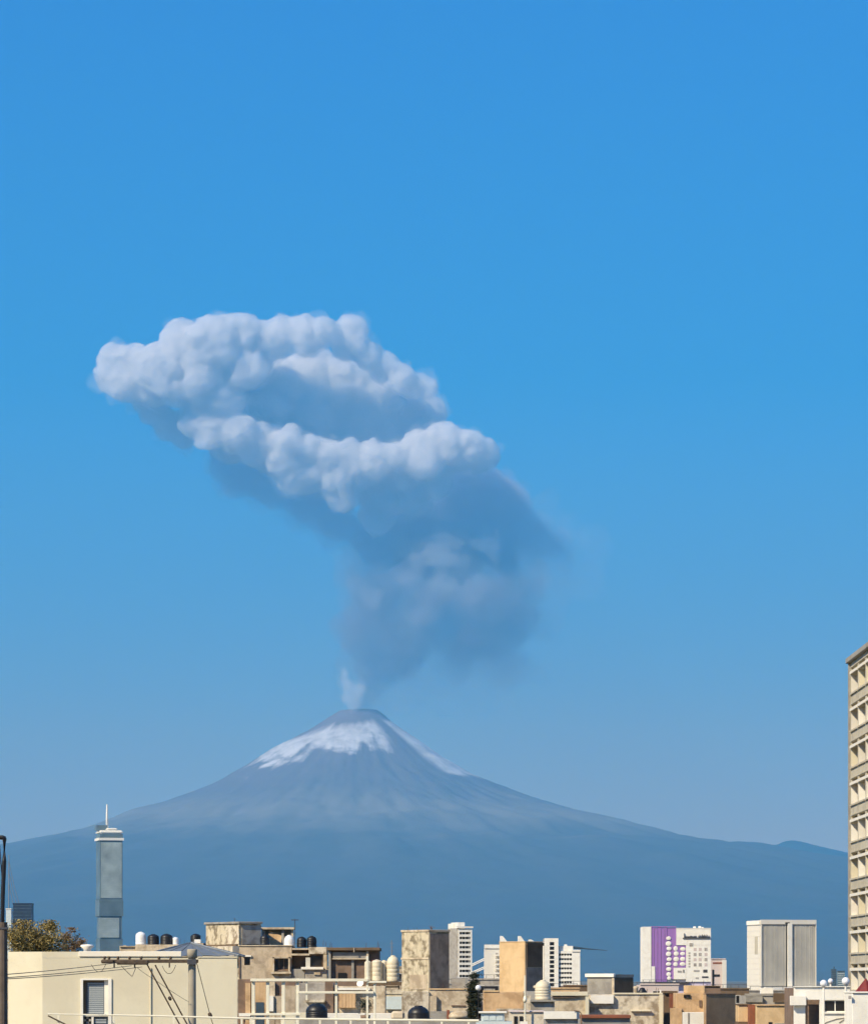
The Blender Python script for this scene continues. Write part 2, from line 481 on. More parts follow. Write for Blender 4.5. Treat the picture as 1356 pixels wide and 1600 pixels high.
def volcano_mat():
    m, nt, b, out = node_mat('volcano')
    tc = N(nt, 'ShaderNodeTexCoord')
    sep = N(nt, 'ShaderNodeSeparateXYZ')
    nt.links.new(tc.outputs['Object'], sep.inputs[0])
    X, Y, Z = sep.outputs[0], sep.outputs[1], sep.outputs[2]
    def nz(scale, detail=6.0, vec=None, rough=0.6):
        n = N(nt, 'ShaderNodeTexNoise', Scale=scale, Detail=detail, Roughness=rough)
        nt.links.new(vec or tc.outputs['Object'], n.inputs['Vector'])
        return n.outputs['Fac']
    # rock and ash high up, forest below; pale mid-slope band is haze painted in
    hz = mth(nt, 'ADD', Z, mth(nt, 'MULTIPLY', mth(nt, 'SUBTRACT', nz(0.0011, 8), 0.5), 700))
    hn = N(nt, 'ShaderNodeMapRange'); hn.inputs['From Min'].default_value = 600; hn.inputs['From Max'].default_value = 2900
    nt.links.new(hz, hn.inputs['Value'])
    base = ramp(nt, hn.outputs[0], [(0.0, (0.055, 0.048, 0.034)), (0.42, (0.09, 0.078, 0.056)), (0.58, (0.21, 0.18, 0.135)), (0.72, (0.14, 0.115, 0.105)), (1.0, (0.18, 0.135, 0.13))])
    # snow: streaks stretched down the slope (radial co-ordinates)
    r2 = mth(nt, 'SQRT', mth(nt, 'ADD', mth(nt, 'MULTIPLY', X, X), mth(nt, 'MULTIPLY', Y, Y)))
    ang = mth(nt, 'ARCTAN2', Y, X)
    cv = N(nt, 'ShaderNodeCombineXYZ')
    nt.links.new(mth(nt, 'MULTIPLY', ang, 9.0), cv.inputs[0]); nt.links.new(mth(nt, 'MULTIPLY', r2, 0.0011), cv.inputs[1])
    streak = nz(1.0, 7, cv.outputs[0], 0.65)
    blot = nz(0.0021, 8)
    edge = mth(nt, 'ADD', mth(nt, 'MULTIPLY', mth(nt, 'SUBTRACT', streak, 0.5), 620), mth(nt, 'MULTIPLY', mth(nt, 'SUBTRACT', blot, 0.5), 1050))
    # lower limit of the snow: lower on the west/south-west shoulder (left in the photo), higher in front on the right
    # a single front-right hollow free of snow
    low = mth(nt, 'ADD', mth(nt, 'MULTIPLY', X, 0.09), 2665)
    s_lo = mth(nt, 'DIVIDE', mth(nt, 'ADD', mth(nt, 'SUBTRACT', Z, low), edge), 190, True)
    s_hi = mth(nt, 'DIVIDE', mth(nt, 'SUBTRACT', mth(nt, 'ADD', mth(nt, 'MULTIPLY', X, 0.18), 3150), mth(nt, 'ADD', Z, mth(nt, 'MULTIPLY', edge, 0.45))), 110, True)
    # bare sector: between azimuth -75 and -12 degrees (front right)
    bare = N(nt, 'ShaderNodeMapRange'); bare.inputs['From Min'].default_value = -1.16; bare.inputs['From Max'].default_value = -1.02
    nt.links.new(mth(nt, 'ADD', ang, mth(nt, 'MULTIPLY', mth(nt, 'SUBTRACT', blot, 0.5), 0.5)), bare.inputs['Value'])
    bare2 = N(nt, 'ShaderNodeMapRange'); bare2.inputs['From Min'].default_value = -0.8; bare2.inputs['From Max'].default_value = -0.66
    nt.links.new(ang, bare2.inputs['Value'])
    bsec = mth(nt, 'SUBTRACT', bare.outputs[0], bare2.outputs[0], True)
    rgt = N(nt, 'ShaderNodeMapRange'); rgt.inputs['From Min'].default_value = -0.8; rgt.inputs['From Max'].default_value = -0.66
    nt.links.new(ang, rgt.inputs['Value'])
    rng_hi = N(nt, 'ShaderNodeMapRange'); rng_hi.inputs['From Min'].default_value = 1.2; rng_hi.inputs['From Max'].default_value = 1.3
    nt.links.new(ang, rng_hi.inputs['Value'])
    right_on = mth(nt, 'SUBTRACT', rgt.outputs[0], rng_hi.outputs[0], True)
    s_right = mth(nt, 'DIVIDE', mth(nt, 'ADD', mth(nt, 'SUBTRACT', Z, 2430), mth(nt, 'MULTIPLY', edge, 0.2)), 60, True)
    s_right = mth(nt, 'MULTIPLY', s_right, mth(nt, 'DIVIDE', mth(nt, 'SUBTRACT', 3165, Z), 40, True))
    s_left = mth(nt, 'MULTIPLY', mth(nt, 'MULTIPLY', s_lo, s_hi), mth(nt, 'SUBTRACT', 1.0, mth(nt, 'MAXIMUM', bsec, right_on), True))
    snow = mth(nt, 'MAXIMUM', s_left, mth(nt, 'MULTIPLY', right_on, s_right))
    ashy = ramp(nt, nz(0.0042, 8, None, 0.7), [(0.34, (0.4, 0.4, 0.4)), (0.58, (1, 1, 1))])
    snow = mth(nt, 'MULTIPLY', snow, ashy.outputs[0])
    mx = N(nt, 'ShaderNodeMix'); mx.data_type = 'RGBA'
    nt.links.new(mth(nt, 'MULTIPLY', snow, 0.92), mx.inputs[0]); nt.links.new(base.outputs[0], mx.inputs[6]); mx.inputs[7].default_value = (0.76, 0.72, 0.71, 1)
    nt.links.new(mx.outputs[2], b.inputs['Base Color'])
    b.inputs['Roughness'].default_value = 0.9
    bump = N(nt, 'ShaderNodeBump', Strength=0.35, Distance=50.0)
    nt.links.new(nz(0.004, 8), bump.inputs['Height'])
    nt.links.new(bump.outputs[0], b.inputs['Normal'])
    return m
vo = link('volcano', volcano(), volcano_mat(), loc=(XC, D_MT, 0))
tag(vo, 'hazy blue volcano with a patchy snow cap under the smoke plume', 'volcano', kind='structure')

def saddle_ridge():
    """the ridge running off to the right of the volcano, with its small rounded top"""
    sil = [(930, 1534), (1010, 1420), (1060, 1350), (1100, 1325), (1135, 1322), (1170, 1321), (1210, 1318), (1228, 1311), (1238, 1310), (1250, 1312), (1290, 1322), (1330, 1331), (1420, 1350), (1560, 1352), (1760, 1400), (2200, 1500), (2600, 1536)]
    d = D_MT + 2500
    xs = np.linspace(930, 2600, 260)
    hs_ = np.interp(xs, [p[0] for p in sil], [p[1] for p in sil])
    ts = np.concatenate([np.linspace(-1, 0, 34), np.linspace(0, 1, 14)[1:]])
    vs, fs = [], []
    for t in ts:
        for x, y in zip(xs, hs_):
            X = (x - PX0) * d / F
            H = (PY0 - y) * d / F
            prof = (1 - abs(t)) ** 1.15 if t < 0 else (1 - t)
            Yd = d + t * 8200
            nzv = noise.fractal(Vector((X / 1500, Yd / 2600, 7.7)), 1.0, 2.0, 6)
            vs.append((X, Yd, H * prof + 130 * nzv * (1 - (1 - abs(t)) ** 6) * min(1, max(H, 0) / 600) - 8))
    n = len(xs)
    for i in range(len(ts) - 1):
        for k in range(n - 1):
            fs.append((i * n + k, i * n + k + 1, (i + 1) * n + k + 1, (i + 1) * n + k))
    me = bpy.data.meshes.new('hills')
    me.from_pydata(vs, [], fs)
    me.shade_smooth()
    m, nt, b, out = node_mat('hills')
    tc = N(nt, 'ShaderNodeTexCoord')
    n1 = N(nt, 'ShaderNodeTexNoise', Scale=0.0016, Detail=8.0)
    nt.links.new(tc.outputs['Object'], n1.inputs['Vector'])
    r = ramp(nt, n1.outputs['Fac'], [(0.3, (0.045, 0.05, 0.032)), (0.7, (0.085, 0.075, 0.05))])
    nt.links.new(r.outputs[0], b.inputs['Base Color'])
    b.inputs['Roughness'].default_value = 0.95
    tag(link('hills', me, m), 'low wooded ridge with one rounded top beside the volcano', 'hills', kind='structure')
saddle_ridge()

# ------------------------------------------------------------------ smoke plume
# x, y, radius in photograph pixels at the volcano's distance; depth offset in metres (minus = towards the camera)
PUFFS = [
 # bright top band
 (176, 560, 30, -650), (170, 592, 26, -650), (212, 572, 40, -720), (196, 600, 34, -700), (250, 580, 52, -760), (290, 545, 52, -780), (330, 545, 56, -800),
 (282, 520, 26, -740), (322, 514, 22, -780), (352, 516, 24, -780), (375, 530, 44, -760), (320, 590, 52, -820), (270, 605, 34, -780), (345, 622, 30, -820), (298, 622, 24, -790),
 (412, 528, 34, -700), (440, 512, 24, -680), (470, 520, 34, -680), (505, 520, 30, -650), (430, 534, 34, -660), (480, 534, 30, -640), (548, 516, 26, -600), (545, 534, 32, -600),
 (577, 556, 26, -540), (605, 572, 24, -460), (630, 588, 24, -430), (592, 584, 18, -440), (654, 598, 20, -400), (670, 606, 19, -380), (640, 604, 18, -400),
 (350, 600, 40, -840), (385, 575, 38, -800), (402, 556, 34, -760), (362, 630, 22, -820), (240, 612, 30, -760),
 # recessed shaded body behind the top band
 (420, 610, 66, 250), (480, 600, 66, 350), (540, 620, 66, 420), (600, 628, 56, 450), (640, 640, 46, 450), (380, 600, 50, 0), (665, 650, 40, 420), (560, 660, 60, 380), (480, 650, 60, 250), (340, 590, 50, -250), (270, 575, 46, -350),
 (612, 668, 40, 320), (645, 672, 34, 320),
 # little knobs in the shade
 (378, 632, 24, -350), (408, 628, 18, -300), (430, 640, 26, -260), (620, 632, 16, 0), (440, 600, 34, -120),
 # dark fringe under the left end
 (240, 640, 26, -250), (266, 665, 26, -250), (285, 680, 20, -230), (225, 625, 22, -300), (305, 655, 34, -250),
 # second bright band
 (310, 664, 27, -700), (340, 668, 32, -720), (328, 684, 25, -720), (372, 676, 34, -720), (410, 687, 32, -720), (400, 703, 27, -700), (448, 698, 32, -700), (482, 704, 32, -700), (440, 720, 29, -690),
 (515, 716, 32, -720), (548, 724, 36, -760), (585, 720, 34, -740), (500, 732, 27, -680), (565, 740, 29, -700), (622, 714, 32, -740), (655, 700, 30, -720), (690, 688, 32, -700), (706, 700, 34, -720),
 (735, 704, 32, -640), (757, 712, 27, -580), (664, 722, 32, -720), (682, 744, 27, -640), (684, 764, 20, -560), (630, 742, 25, -640), (745, 724, 20, -560),
 (360, 690, 40, -450), (430, 704, 44, -450), (500, 718, 44, -450), (580, 731, 42, -470), (660, 708, 46, -450), (720, 706, 36, -420),
 # grey swags hanging below the band
 (530, 750, 42, -560), (535, 772, 32, -560), (590, 770, 44, -300), (580, 800, 28, -250), (600, 812, 22, -230), (645, 775, 36, -300), (470, 740, 44, -520), (585, 822, 16, -300),
]
BODY = [
 # shaded lower body
 (360, 715, 40, -200), (345, 730, 30, -260), (390, 740, 44, -100), (365, 755, 30, -200), (430, 760, 44, 100), (480, 780, 46, 200), (520, 810, 44, 250), (568, 836, 30, 200), (600, 840, 60, 150), (660, 820, 74, 100), (730, 790, 74, 100),
 (780, 800, 64, 100), (740, 760, 56, -60), (820, 835, 44, 100), (850, 852, 28, 100), (780, 850, 50, 50), (700, 860, 66, 0), (650, 868, 44, -60), (868, 856, 16, 100),
]
COLUMN = [
 # column
 (655, 878, 46, 0), (720, 870, 50, 0), (780, 880, 40, 60),
 (560, 915, 30, -100), (600, 920, 50, 0), (660, 925, 60, 0), (720, 920, 60, 0), (780, 915, 50, 50), (820, 920, 36, 80), (568, 950, 40, -100), (556, 980, 36, -120), (600, 970, 50, 0), (640, 990, 50, 0),
 (690, 985, 50, 50), (740, 985, 56, 50), (790, 970, 48, 60), (825, 970, 30, 80), (562, 1010, 28, -100), (585, 1020, 36, 0), (620, 1030, 40, 0), (720, 1020, 44, 50), (760, 1010, 40, 50), (675, 940, 36, -330), (655, 965, 24, -360), (720, 935, 36, -330), (760, 930, 30, -300),
 (575, 1045, 36, 0), (580, 1068, 34, 0), (578, 1088, 30, 0), (574, 1106, 26, 0), (604, 1050, 28, 0),
]

def plume_base(puffs, voxel, seed, d0=D_MT, subpuffs=5, shrink=0.9):
    """the billows, joined into one closed skin: vertices, normals, faces"""
    rnd = random.Random(seed)
    bm = bmesh.new()
    for (x, y, r, dz) in puffs:
        d = d0 + dz
        c = PX(x, y, d)
        rm = r * shrink * d / F
        bmesh.ops.create_icosphere(bm, subdivisions=2, radius=rm, matrix=Matrix.Translation(c) @ Matrix.Diagonal((1, 0.95, 0.97, 1)))
        for _ in range(subpuffs):
            v = Vector((rnd.gauss(0, 1), rnd.gauss(0, 1) - 0.3, rnd.gauss(0, 1) + 0.15)).normalized()
            k = rnd.uniform(0.18, 0.46)
            bmesh.ops.create_icosphere(bm, subdivisions=2, radius=rm * k, matrix=Matrix.Translation(c + v * rm * (0.94 - 0.5 * k)))
    me = bpy.data.meshes.new('billows')
    bm.to_mesh(me); bm.free()
    return voxel_skin(me, voxel)

def voxel_skin(me, voxel):
    """one clean closed skin round everything in the mesh (no folds, no inside-out bits)"""
    o = bpy.data.objects.new('billows', me)
    C.objects.link(o)
    md = o.modifiers.new('r', 'REMESH')
    md.mode = 'VOXEL'
    md.voxel_size = voxel
    dg = bpy.context.evaluated_depsgraph_get()
    me2 = bpy.data.meshes.new_from_object(o.evaluated_get(dg))
    bpy.data.objects.remove(o); bpy.data.meshes.remove(me)
    return me2

def plume_shell(base, name, offset, amp, scale, seed, ridged=True, voxel=32.0):
    """one skin of the smoke: the billows pushed out by offset and broken up by noise"""
    me2 = base.copy()
    n = len(me2.vertices)
    co = np.empty(n * 3); me2.vertices.foreach_get('co', co); co = co.reshape(-1, 3)
    no = np.empty(n * 3); me2.vertices.foreach_get('normal', no); no = no.reshape(-1, 3)
    q = co / scale
    v = np.zeros(n); a = 1.0
    for oc in range(5):
        nz_ = pnoise(q + 17.3 * oc + seed)
        v += a * ((0.42 - 1.5 * np.abs(nz_)) if ridged else 1.6 * nz_)
        q = q * 2.05
        a *= 0.62 if ridged else 0.55
    wv = np.stack([pnoise(co / (scale * 1.6) + 31.0 * k + seed) for k in range(3)], 1)
    co = co + no * (offset + amp * v)[:, None] + wv * amp * 0.9
    me2.vertices.foreach_set('co', co.ravel())
    me2.update()
    me2 = voxel_skin(me2, voxel)
    me2.name = name
    me2.shade_smooth()
    o = bpy.data.objects.new(name, me2)
    C.objects.link(o)
    return o

def smoke_mat(name, col, dens, aniso=0.25, skin=0.06, skin_col=(0.8, 0.78, 0.78)):
    m, nt, b, out = node_mat(name)
    nt.nodes.remove(b)
    v = N(nt, 'ShaderNodeVolumePrincipled')
    v.inputs['Color'].default_value = (*col, 1)
    v.inputs['Density'].default_value = dens
    v.inputs['Anisotropy'].default_value = aniso
    nt.links.new(v.outputs[0], out.inputs['Volume'])
    if skin > 0:
        tr = N(nt, 'ShaderNodeBsdfTransparent')
        df = N(nt, 'ShaderNodeBsdfDiffuse')
        df.inputs['Color'].default_value = (*skin_col, 1)
        mx = N(nt, 'ShaderNodeMixShader')
        mx.inputs[0].default_value = skin
        nt.links.new(tr.outputs[0], mx.inputs[1]); nt.links.new(df.outputs[0], mx.inputs[2])
        nt.links.new(mx.outputs[0], out.inputs['Surface'])
    return m
_rn = random.Random(21)
PUFFS = [(x, y, r * _rn.uniform(0.9, 1.08), dz + _rn.uniform(-90, 90) if dz < -400 else dz) for x, y, r, dz in PUFFS]
base = plume_base(PUFFS, 26.0, 6, subpuffs=6)
plume = plume_shell(base, 'smoke_plume', 0.0, 44.0, 280.0, 4, voxel=21.0)
plume.data.materials.append(smoke_mat('ash_smoke', (0.99, 0.97, 0.957), 1 / 170.0, -0.3, 0.2, (0.95, 0.87, 0.88)))
tag(plume, 'tall grey and white ash plume leaning over the volcano summit', 'smoke', kind='stuff')
def shell(base, name, offset, amp, scale, seed, mat, ridged=True):
    o = plume_shell(base, name, offset, amp, scale, seed, ridged)
    o.data.materials.append(mat)
    o.parent = plume
    return o
shell(base, 'smoke_fringe', 24.0, 76.0, 190.0, 8, smoke_mat('smoke_fringe', (0.99, 0.975, 0.965), 1 / 950.0, -0.3, 0.0), False)
shell(base, 'smoke_core', -60.0, 40.0, 300.0, 11, smoke_mat('smoke_core', (0.97, 0.955, 0.945), 1 / 200.0, -0.2, 0.0))
BODY = [(x, y, r, dz + 220) for x, y, r, dz in BODY]
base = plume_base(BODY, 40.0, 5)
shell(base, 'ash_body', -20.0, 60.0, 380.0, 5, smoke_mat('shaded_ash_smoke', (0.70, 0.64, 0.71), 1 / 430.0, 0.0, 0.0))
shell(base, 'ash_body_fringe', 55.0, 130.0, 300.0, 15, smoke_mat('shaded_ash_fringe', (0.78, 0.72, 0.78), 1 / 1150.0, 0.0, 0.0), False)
PALE = [(680, 868, 26, -330), (655, 876, 20, -320), (705, 872, 16, -320), (757, 846, 18, -340), (745, 850, 15, -340), (772, 852, 13, -320), (690, 842, 14, -300), (712, 848, 13, -300), (585, 822, 16, -330), (600, 818, 12, -330),
        (640, 905, 22, -260), (690, 918, 30, -260), (740, 925, 28, -260), (655, 965, 18, -300), (672, 952, 20, -300), (585, 935, 18, -300), (572, 925, 14, -300), (545, 762, 34, -420), (528, 745, 30, -430), (640, 790, 26, -350), (500, 760, 26, -380)]
base = plume_base(PALE, 26.0, 12)
shell(base, 'pale_billow', -10.0, 60.0, 220.0, 12, smoke_mat('pale_billows', (0.9, 0.88, 0.88), 1 / 800.0, -0.2, 0.0))
shell(base, 'pale_billow_fringe', 45.0, 110.0, 200.0, 13, smoke_mat('pale_billow_fringe', (0.88, 0.87, 0.88), 1 / 1500.0, -0.2, 0.0), False)
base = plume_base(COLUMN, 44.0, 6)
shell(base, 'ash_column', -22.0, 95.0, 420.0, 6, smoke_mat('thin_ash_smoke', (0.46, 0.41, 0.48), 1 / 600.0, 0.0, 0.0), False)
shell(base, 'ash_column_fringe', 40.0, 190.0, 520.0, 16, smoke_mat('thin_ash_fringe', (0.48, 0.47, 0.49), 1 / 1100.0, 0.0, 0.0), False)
VEIL = [(800, 775, 30, 200), (830, 800, 34, 200), (870, 830, 34, 200), (905, 850, 26, 200), (860, 900, 56, 200), (830, 960, 56, 200), (790, 1020, 56, 200), (730, 1050, 56, 200), (670, 1060, 56, 200), (620, 1070, 44, 200), (700, 1085, 40, 200), (640, 1000, 60, 200), (760, 1075, 36, 200), (590, 1085, 26, 200)]
base = plume_base(VEIL, 60.0, 7, subpuffs=2)
shell(base, 'ash_veil', -40.0, 150.0, 600.0, 7, smoke_mat('falling_ash', (0.8, 0.8, 0.8), 1 / 3300.0, 0.0, 0.0), False)
shell(base, 'ash_veil', 60.0, 210.0, 700.0, 27, smoke_mat('falling_ash_fringe', (0.8, 0.8, 0.8), 1 / 4500.0, 0.0, 0.0), False)

STEAM = [(540, 1052, 7, -300), (538, 1064, 7, -300), (545, 1074, 11, -300), (557, 1083, 13, -300), (545, 1090, 12, -300), (564, 1077, 9, -300), (553, 1100, 12, -280)]
base = plume_base(STEAM, 16.0, 9, subpuffs=4)
sfr = plume_shell(base, 'steam_fringe', 22.0, 46.0, 110.0, 19, False, voxel=16.0)
sfr.data.materials.append(smoke_mat('steam_fringe', (0.98, 0.97, 0.97), 1 / 700.0, -0.2, 0.0))
steam = plume_shell(base, 'steam_puff', 0.0, 26.0, 80.0, 9, voxel=14.0)
steam.data.materials.append(smoke_mat('steam', (0.98, 0.97, 0.97), 1 / 260.0, -0.2, 0.03))
sfr.parent = steam
tag(steam, 'small white steam puff rising right at the crater rim', 'steam', kind='stuff')

# ------------------------------------------------------------------ haze
def haze():
    x, y0, y1, z0, z1 = 66000.0, -8000.0, 76000.0, -1.0, 9300.0
    vs = [(-x, y0, z0), (x, y0, z0), (x, y1, z0), (-x, y1, z0), (-x, y0, z1), (x, y0, z1), (x, y1, z1), (-x, y1, z1)]
    fs = [(0, 3, 2, 1), (4, 5, 6, 7), (0, 1, 5, 4), (1, 2, 6, 5), (2, 3, 7, 6), (3, 0, 4, 7)]
    me = bpy.data.meshes.new('haze')
    me.from_pydata(vs, [], fs)
    m, nt, b, out = node_mat('haze')
    nt.nodes.remove(b)
    v = N(nt, 'ShaderNodeVolumePrincipled')
    v.inputs['Color'].default_value = (0.125, 0.535, 0.97, 1)
    v.inputs['Density'].default_value = 1.0 / D_MT
    v.inputs['Anisotropy'].default_value = 0.0
    nt.links.new(v.outputs[0], out.inputs['Volume'])
    tag(link('haze', me, m), 'blue morning haze over the plain', 'haze', kind='stuff')
haze()
# ------------------------------------------------------------------ far city
def stripes(t, name, x0, x1, y0, y1, zs, h, mat, parent=None):
    """one mesh object per storey band"""
    for z in zs:
        t.box(name, x0, x1, y0, y1, z, z + h, mat, parent)

# glass skyscraper
t = Thing('skyscraper', 'slender pale glass skyscraper with white mast and dark waist band', 'skyscraper', 157, 6000, -14)
W, D = t.x(191), abs(t.y(147))
def seg(name, q0, q1, mat, grow=0.0, parent=None):
    return t.box(name, -grow, W + grow, -grow, D + grow, 0.0 if q1 is None else t.z(q1), t.z(q0), mat, parent)
seg('base', 1467, None, 'towerglass2', 0.6)
seg('lower_shaft', 1432, 1466.8, 'towerglass2', -0.8)
seg('waist_band', 1405, 1431.6, 'towerglass2', 1.4)
seg('upper_shaft', 1314, 1404.6, 'towerglass2', 0.3)
seg('crown_ring', 1309, 1313, 'white', 2.4)
seg('crown_gap', 1303, 1308.7, 'towerglass2', 0.6)
bz0, bz1 = t.z(1403), t.z(1316)
n = 30
for i in range(n):
    za = bz0 + (bz1 - bz0) * i / n
    t.box('curtain_wall_panel', 1.2, W * 0.97, -0.9, -0.35, za + 0.12, bz0 + (bz1 - bz0) * (i + 1) / n, 'towerglass')
bz0, bz1 = t.z(1465), t.z(1434)
for i in range(11):
    za = bz0 + (bz1 - bz0) * i / 11
    t.box('curtain_wall_panel', -3.0, W * 0.86, -0.6, -0.1, za + 0.12, bz0 + (bz1 - bz0) * (i + 1) / 11, 'towerglass')
for i in range(8):
    za = t.z(1431) + (t.z(1406) - t.z(1431)) * i / 8
    t.box('floor_line', -1.5, W + 1.5, -1.75, -1.45, za, za + 0.3, 'towerglass2')
# white lobed crown
cap = mesh_boxes('crown_cap', [(-1.0, W + 1.0, -1.0, D + 1.0, t.z(1302.8), t.z(1297))])
t.add('crown_cap', bevel(cap, 2.2, 3), 'white')
t.add('crown_dome', bevel(mesh_boxes('crown_dome', [(W * 0.3, W * 0.78, 1.0, D * 0.8, t.z(1297.2), t.z(1293.5))]), 1.6, 3), 'white')
t.box('roof_house', -W * 0.1, W * 0.4, D * 0.35, D * 0.8, t.z(1297), t.z(1288.5), 'towerglass2')
t.add('mast', mesh_lathe('mast', [(2.4, t.z(1296)), (1.9, t.z(1275)), (1.2, t.z(1257)), (0.2, t.z(1255.5))], 10), 'white').location = (W * 0.38, D * 0.4, 0)

# dark blue office block and pylon beside the street lamp
t = Thing('office_block', 'dark blue glazed office block beyond the dry trees', 'building', 21, 3200)
t.pbox('wall', 21, 50, 1413, None, 0.0, 16, 'navy')
for i in range(5):
    t.pbox('floor_band', 21, 50, 1414 + 5.2 * i, 1415.2 + 5.2 * i, -0.35, -0.02, 'blueglass')
t.pbox('parapet', 20.5, 50.5, 1411, 1412.9, -0.4, 16.4, 'navy')
t = Thing('office_annex', 'pale low annex left of the dark blue block', 'building', 10, 3250)
t.pbox('wall', 10, 18, 1421, None, 0.0, 12, 'ltblue')
t.pbox('roof', 9.5, 18.5, 1419.5, 1420.9, -0.4, 12.4, 'white')
t = Thing('bridge_pylon', 'faint slender bridge pylon with stays behind the street lamp', 'pylon', 14, 3400)
t.add('mast', mesh_tube('mast', [(0, 0, 0), (t.w(0.5), 0, t.z(1336))], 0.9, 0.35, 8), 'galv')
for a, b in ((1345, 34), (1362, 30), (1380, 26)):
    t.add('stay_cable', mesh_tube('stay_cable', [(t.w(0.4), 0, t.z(a)), (t.w((b - 14) * 0.45), 0, t.z(a + (1440 - a) * 0.42)), (t.w(b - 14 + 6), 0, t.z(1448))], 0.28, 0.28, 5), 'galv')

# twin-slab building with sun fins
t = Thing('twin_slab_building', 'pale twin slab high rise faced with fine grey vertical fins', 'building', 1188, 1000, -13)
# phi negative: front (the finned long side) is turned to the right, the cream end wall shows on the left
W = t.x(1277); D = -t.y(1164)
D = abs(t.y(1164)) * 0.62; zt, zb = t.z(1438), 0.0
t.add('core', mesh_boxes('core', [(0, W, 0.6, D, zb, zt)]), 'offwhite')
z_f0, z_f1 = t.z(1541), t.z(1444.5)
frn = random.Random(17)
def fin_bank(p0, p1, nm):
    x0, x1 = t.x(p0), t.x(p1)
    bx = []
    k = 22
    for i in range(k):
        xx = x0 + (x1 - x0) * (i + 0.5) / k
        o_ = frn.uniform(0.2, 0.3)
        bx.append((xx - 0.1, xx + 0.1, o_, 0.55, z_f0, z_f1))
    o = t.add(nm, mesh_boxes(nm, bx), 'fins'); o['kind'] = 'stuff'
    t.box('fin_backing', x0, x1, 0.55, 0.59, z_f0, z_f1, 'fins')
fin_bank(1190.5, 1229, 'fin_screen'); fin_bank(1238.5, 1276, 'fin_screen')
t.box('end_pilaster', -0.002, t.x(1190), 0.0, 0.58, zb, zt - 0.01, 'offwhite')
t.box('middle_pilaster', t.x(1231), t.x(1238), -0.15, 0.58, zb, zt - 0.8, 'white')
t.box('shadow_joint', t.x(1229.2), t.x(1230.8), 0.3, 0.57, zb, zt - 1.0, 'glass')
t.box('end_pilaster', t.x(1276.2), W + 0.002, 0.0, 0.58, zb, zt - 0.01, 'offwhite')
t.box('parapet', 0.0, W, -0.05, 0.5, t.z(1444), t.z(1437), 'offwhite')
t.box('roof_vent', t.x(1227), t.x(1234), -0.12, -0.06, t.z(1443.5), t.z(1441), 'glass')
t.box('plant_room', W * 0.15, W * 0.42, D * 0.3, D * 0.7, zt, zt + 0.25, 'grey')
t.box('ground_canopy', t.x(1192), t.x(1300), -2.2, -0.2, t.z(1547), t.z(1542.5), 'white')
# cream end wall with its own panel joints and one tall window slot
for i in range(15):
    za = zb + 6 + (zt - 7.5 - zb) * i / 15
    t.box('wall_panel', -0.18, -0.02, 0.5, D, za + 0.04, zb + 6 + (zt - 7.5 - zb) * (i + 1) / 15, 'offwhite')
t.box('end_cornice', -0.35, -0.02, 0.2, D, zt - 1.2, zt - 0.05, 'white')
t.box('window', -0.24, -0.185, D * 0.18, D * 0.40, t.z(1491), t.z(1463), 'tower')

# white clinic towers
t = Thing('clinic_tower', 'white clinic tower with dark window bands behind the stained tower', 'building', 716, 900, -12)
D = abs(t.y(701)) * 0.97; W = t.x(737.5)
zt = t.z(1452)
zs = [t.z(q) for q in (1460, 1467.5, 1475, 1482, 1489.5, 1497, 1504, 1511.5, 1519, 1527)]
t.add('wall', mesh_wall('wall', 0, W, 0, zt, 0, 0.4, [(t.x(718), t.x(735), z, z + 0.62) for z in zs]), 'white')
t.box('core', 0.01, W - 0.01, 0.62, D, 0, zt - 0.02, 'offwhite')
for z in zs:
    wd = t.box('window', t.x(718), t.x(735), 0.42, 0.5, z, z + 0.62, 'glass')
    for k in range(3):
        c = t.x(718) + (t.x(735) - t.x(718)) * (k + 0.7) / 3.2
        t.box('mullion', c, c + 0.14, 0.36, 0.415, z, z + 0.62, 'white', wd)
t.box('side_wall', -0.25, 0.008, 0.3, D, 0, zt + 0.3, 'grey')
t.box('cornice', -0.3, W + 0.25, -0.3, 0.5, zt + 0.31, zt + 0.75, 'white')
t.box('lift_house', t.x(716.5), t.x(727), 0.8, D * 0.8, zt, t.z(1441), 'white')
t.box('lift_house', -D * 0.02, t.x(716.2), D * 0.45, D * 0.98, zt + 0.31, t.z(1442.5), 'white')
t.box('roof_fin', t.x(714), t.x(716.5), 0.0, 0.75, zt + 0.8, t.z(1448), 'grey')
t.box('low_wing', t.x(700), t.x(741), -3.0, -0.4, 0, t.z(1528), 'grey')

t = Thing('clinic_block', 'wide white clinic block with stepped roof beside the tan tower', 'building', 757, 950)
zt = t.z(1479)
t.pbox('left_wing', 757, 786, 1482, None, 0.0, 12, 'offwhite')
for q in (1489, 1496, 1503, 1510, 1517, 1524):
    wd = t.pbox('window', 774, 779, q, q + 4.6, -0.02, 0.05, 'grey')
    t.pbox('balcony', 774, 783, q + 2.6, q + 4.8, -1.1, -0.03, 'white', wd)
t.pbox('left_parapet', 756.5, 787, 1476, 1481.9, -0.25, 2.0, 'white')
t.pbox('middle_wing', 786.2, 850, 1478, None, 1.0, 12, 'white')
def shed_roof(p0, p1, q0, q1):
    x0, x1, za, zb_ = t.x(p0), t.x(p1), t.z(q0), t.z(q1)
    vs = [(x0, 0.6, zb_), (x1, 0.6, zb_), (x0 + 0.7, 0.6, za), (x0, 0.6, za), (x0, 6, zb_), (x1, 6, zb_), (x0 + 0.7, 6, za), (x0, 6, za)]
    me = bpy.data.meshes.new('roof_monitor')
    me.from_pydata(vs, [], [(0, 1, 2, 3), (7, 6, 5, 4), (0, 4, 5, 1), (1, 5, 6, 2), (2, 6, 7, 3), (3, 7, 4, 0)])
    t.add('roof_monitor', me, 'white')
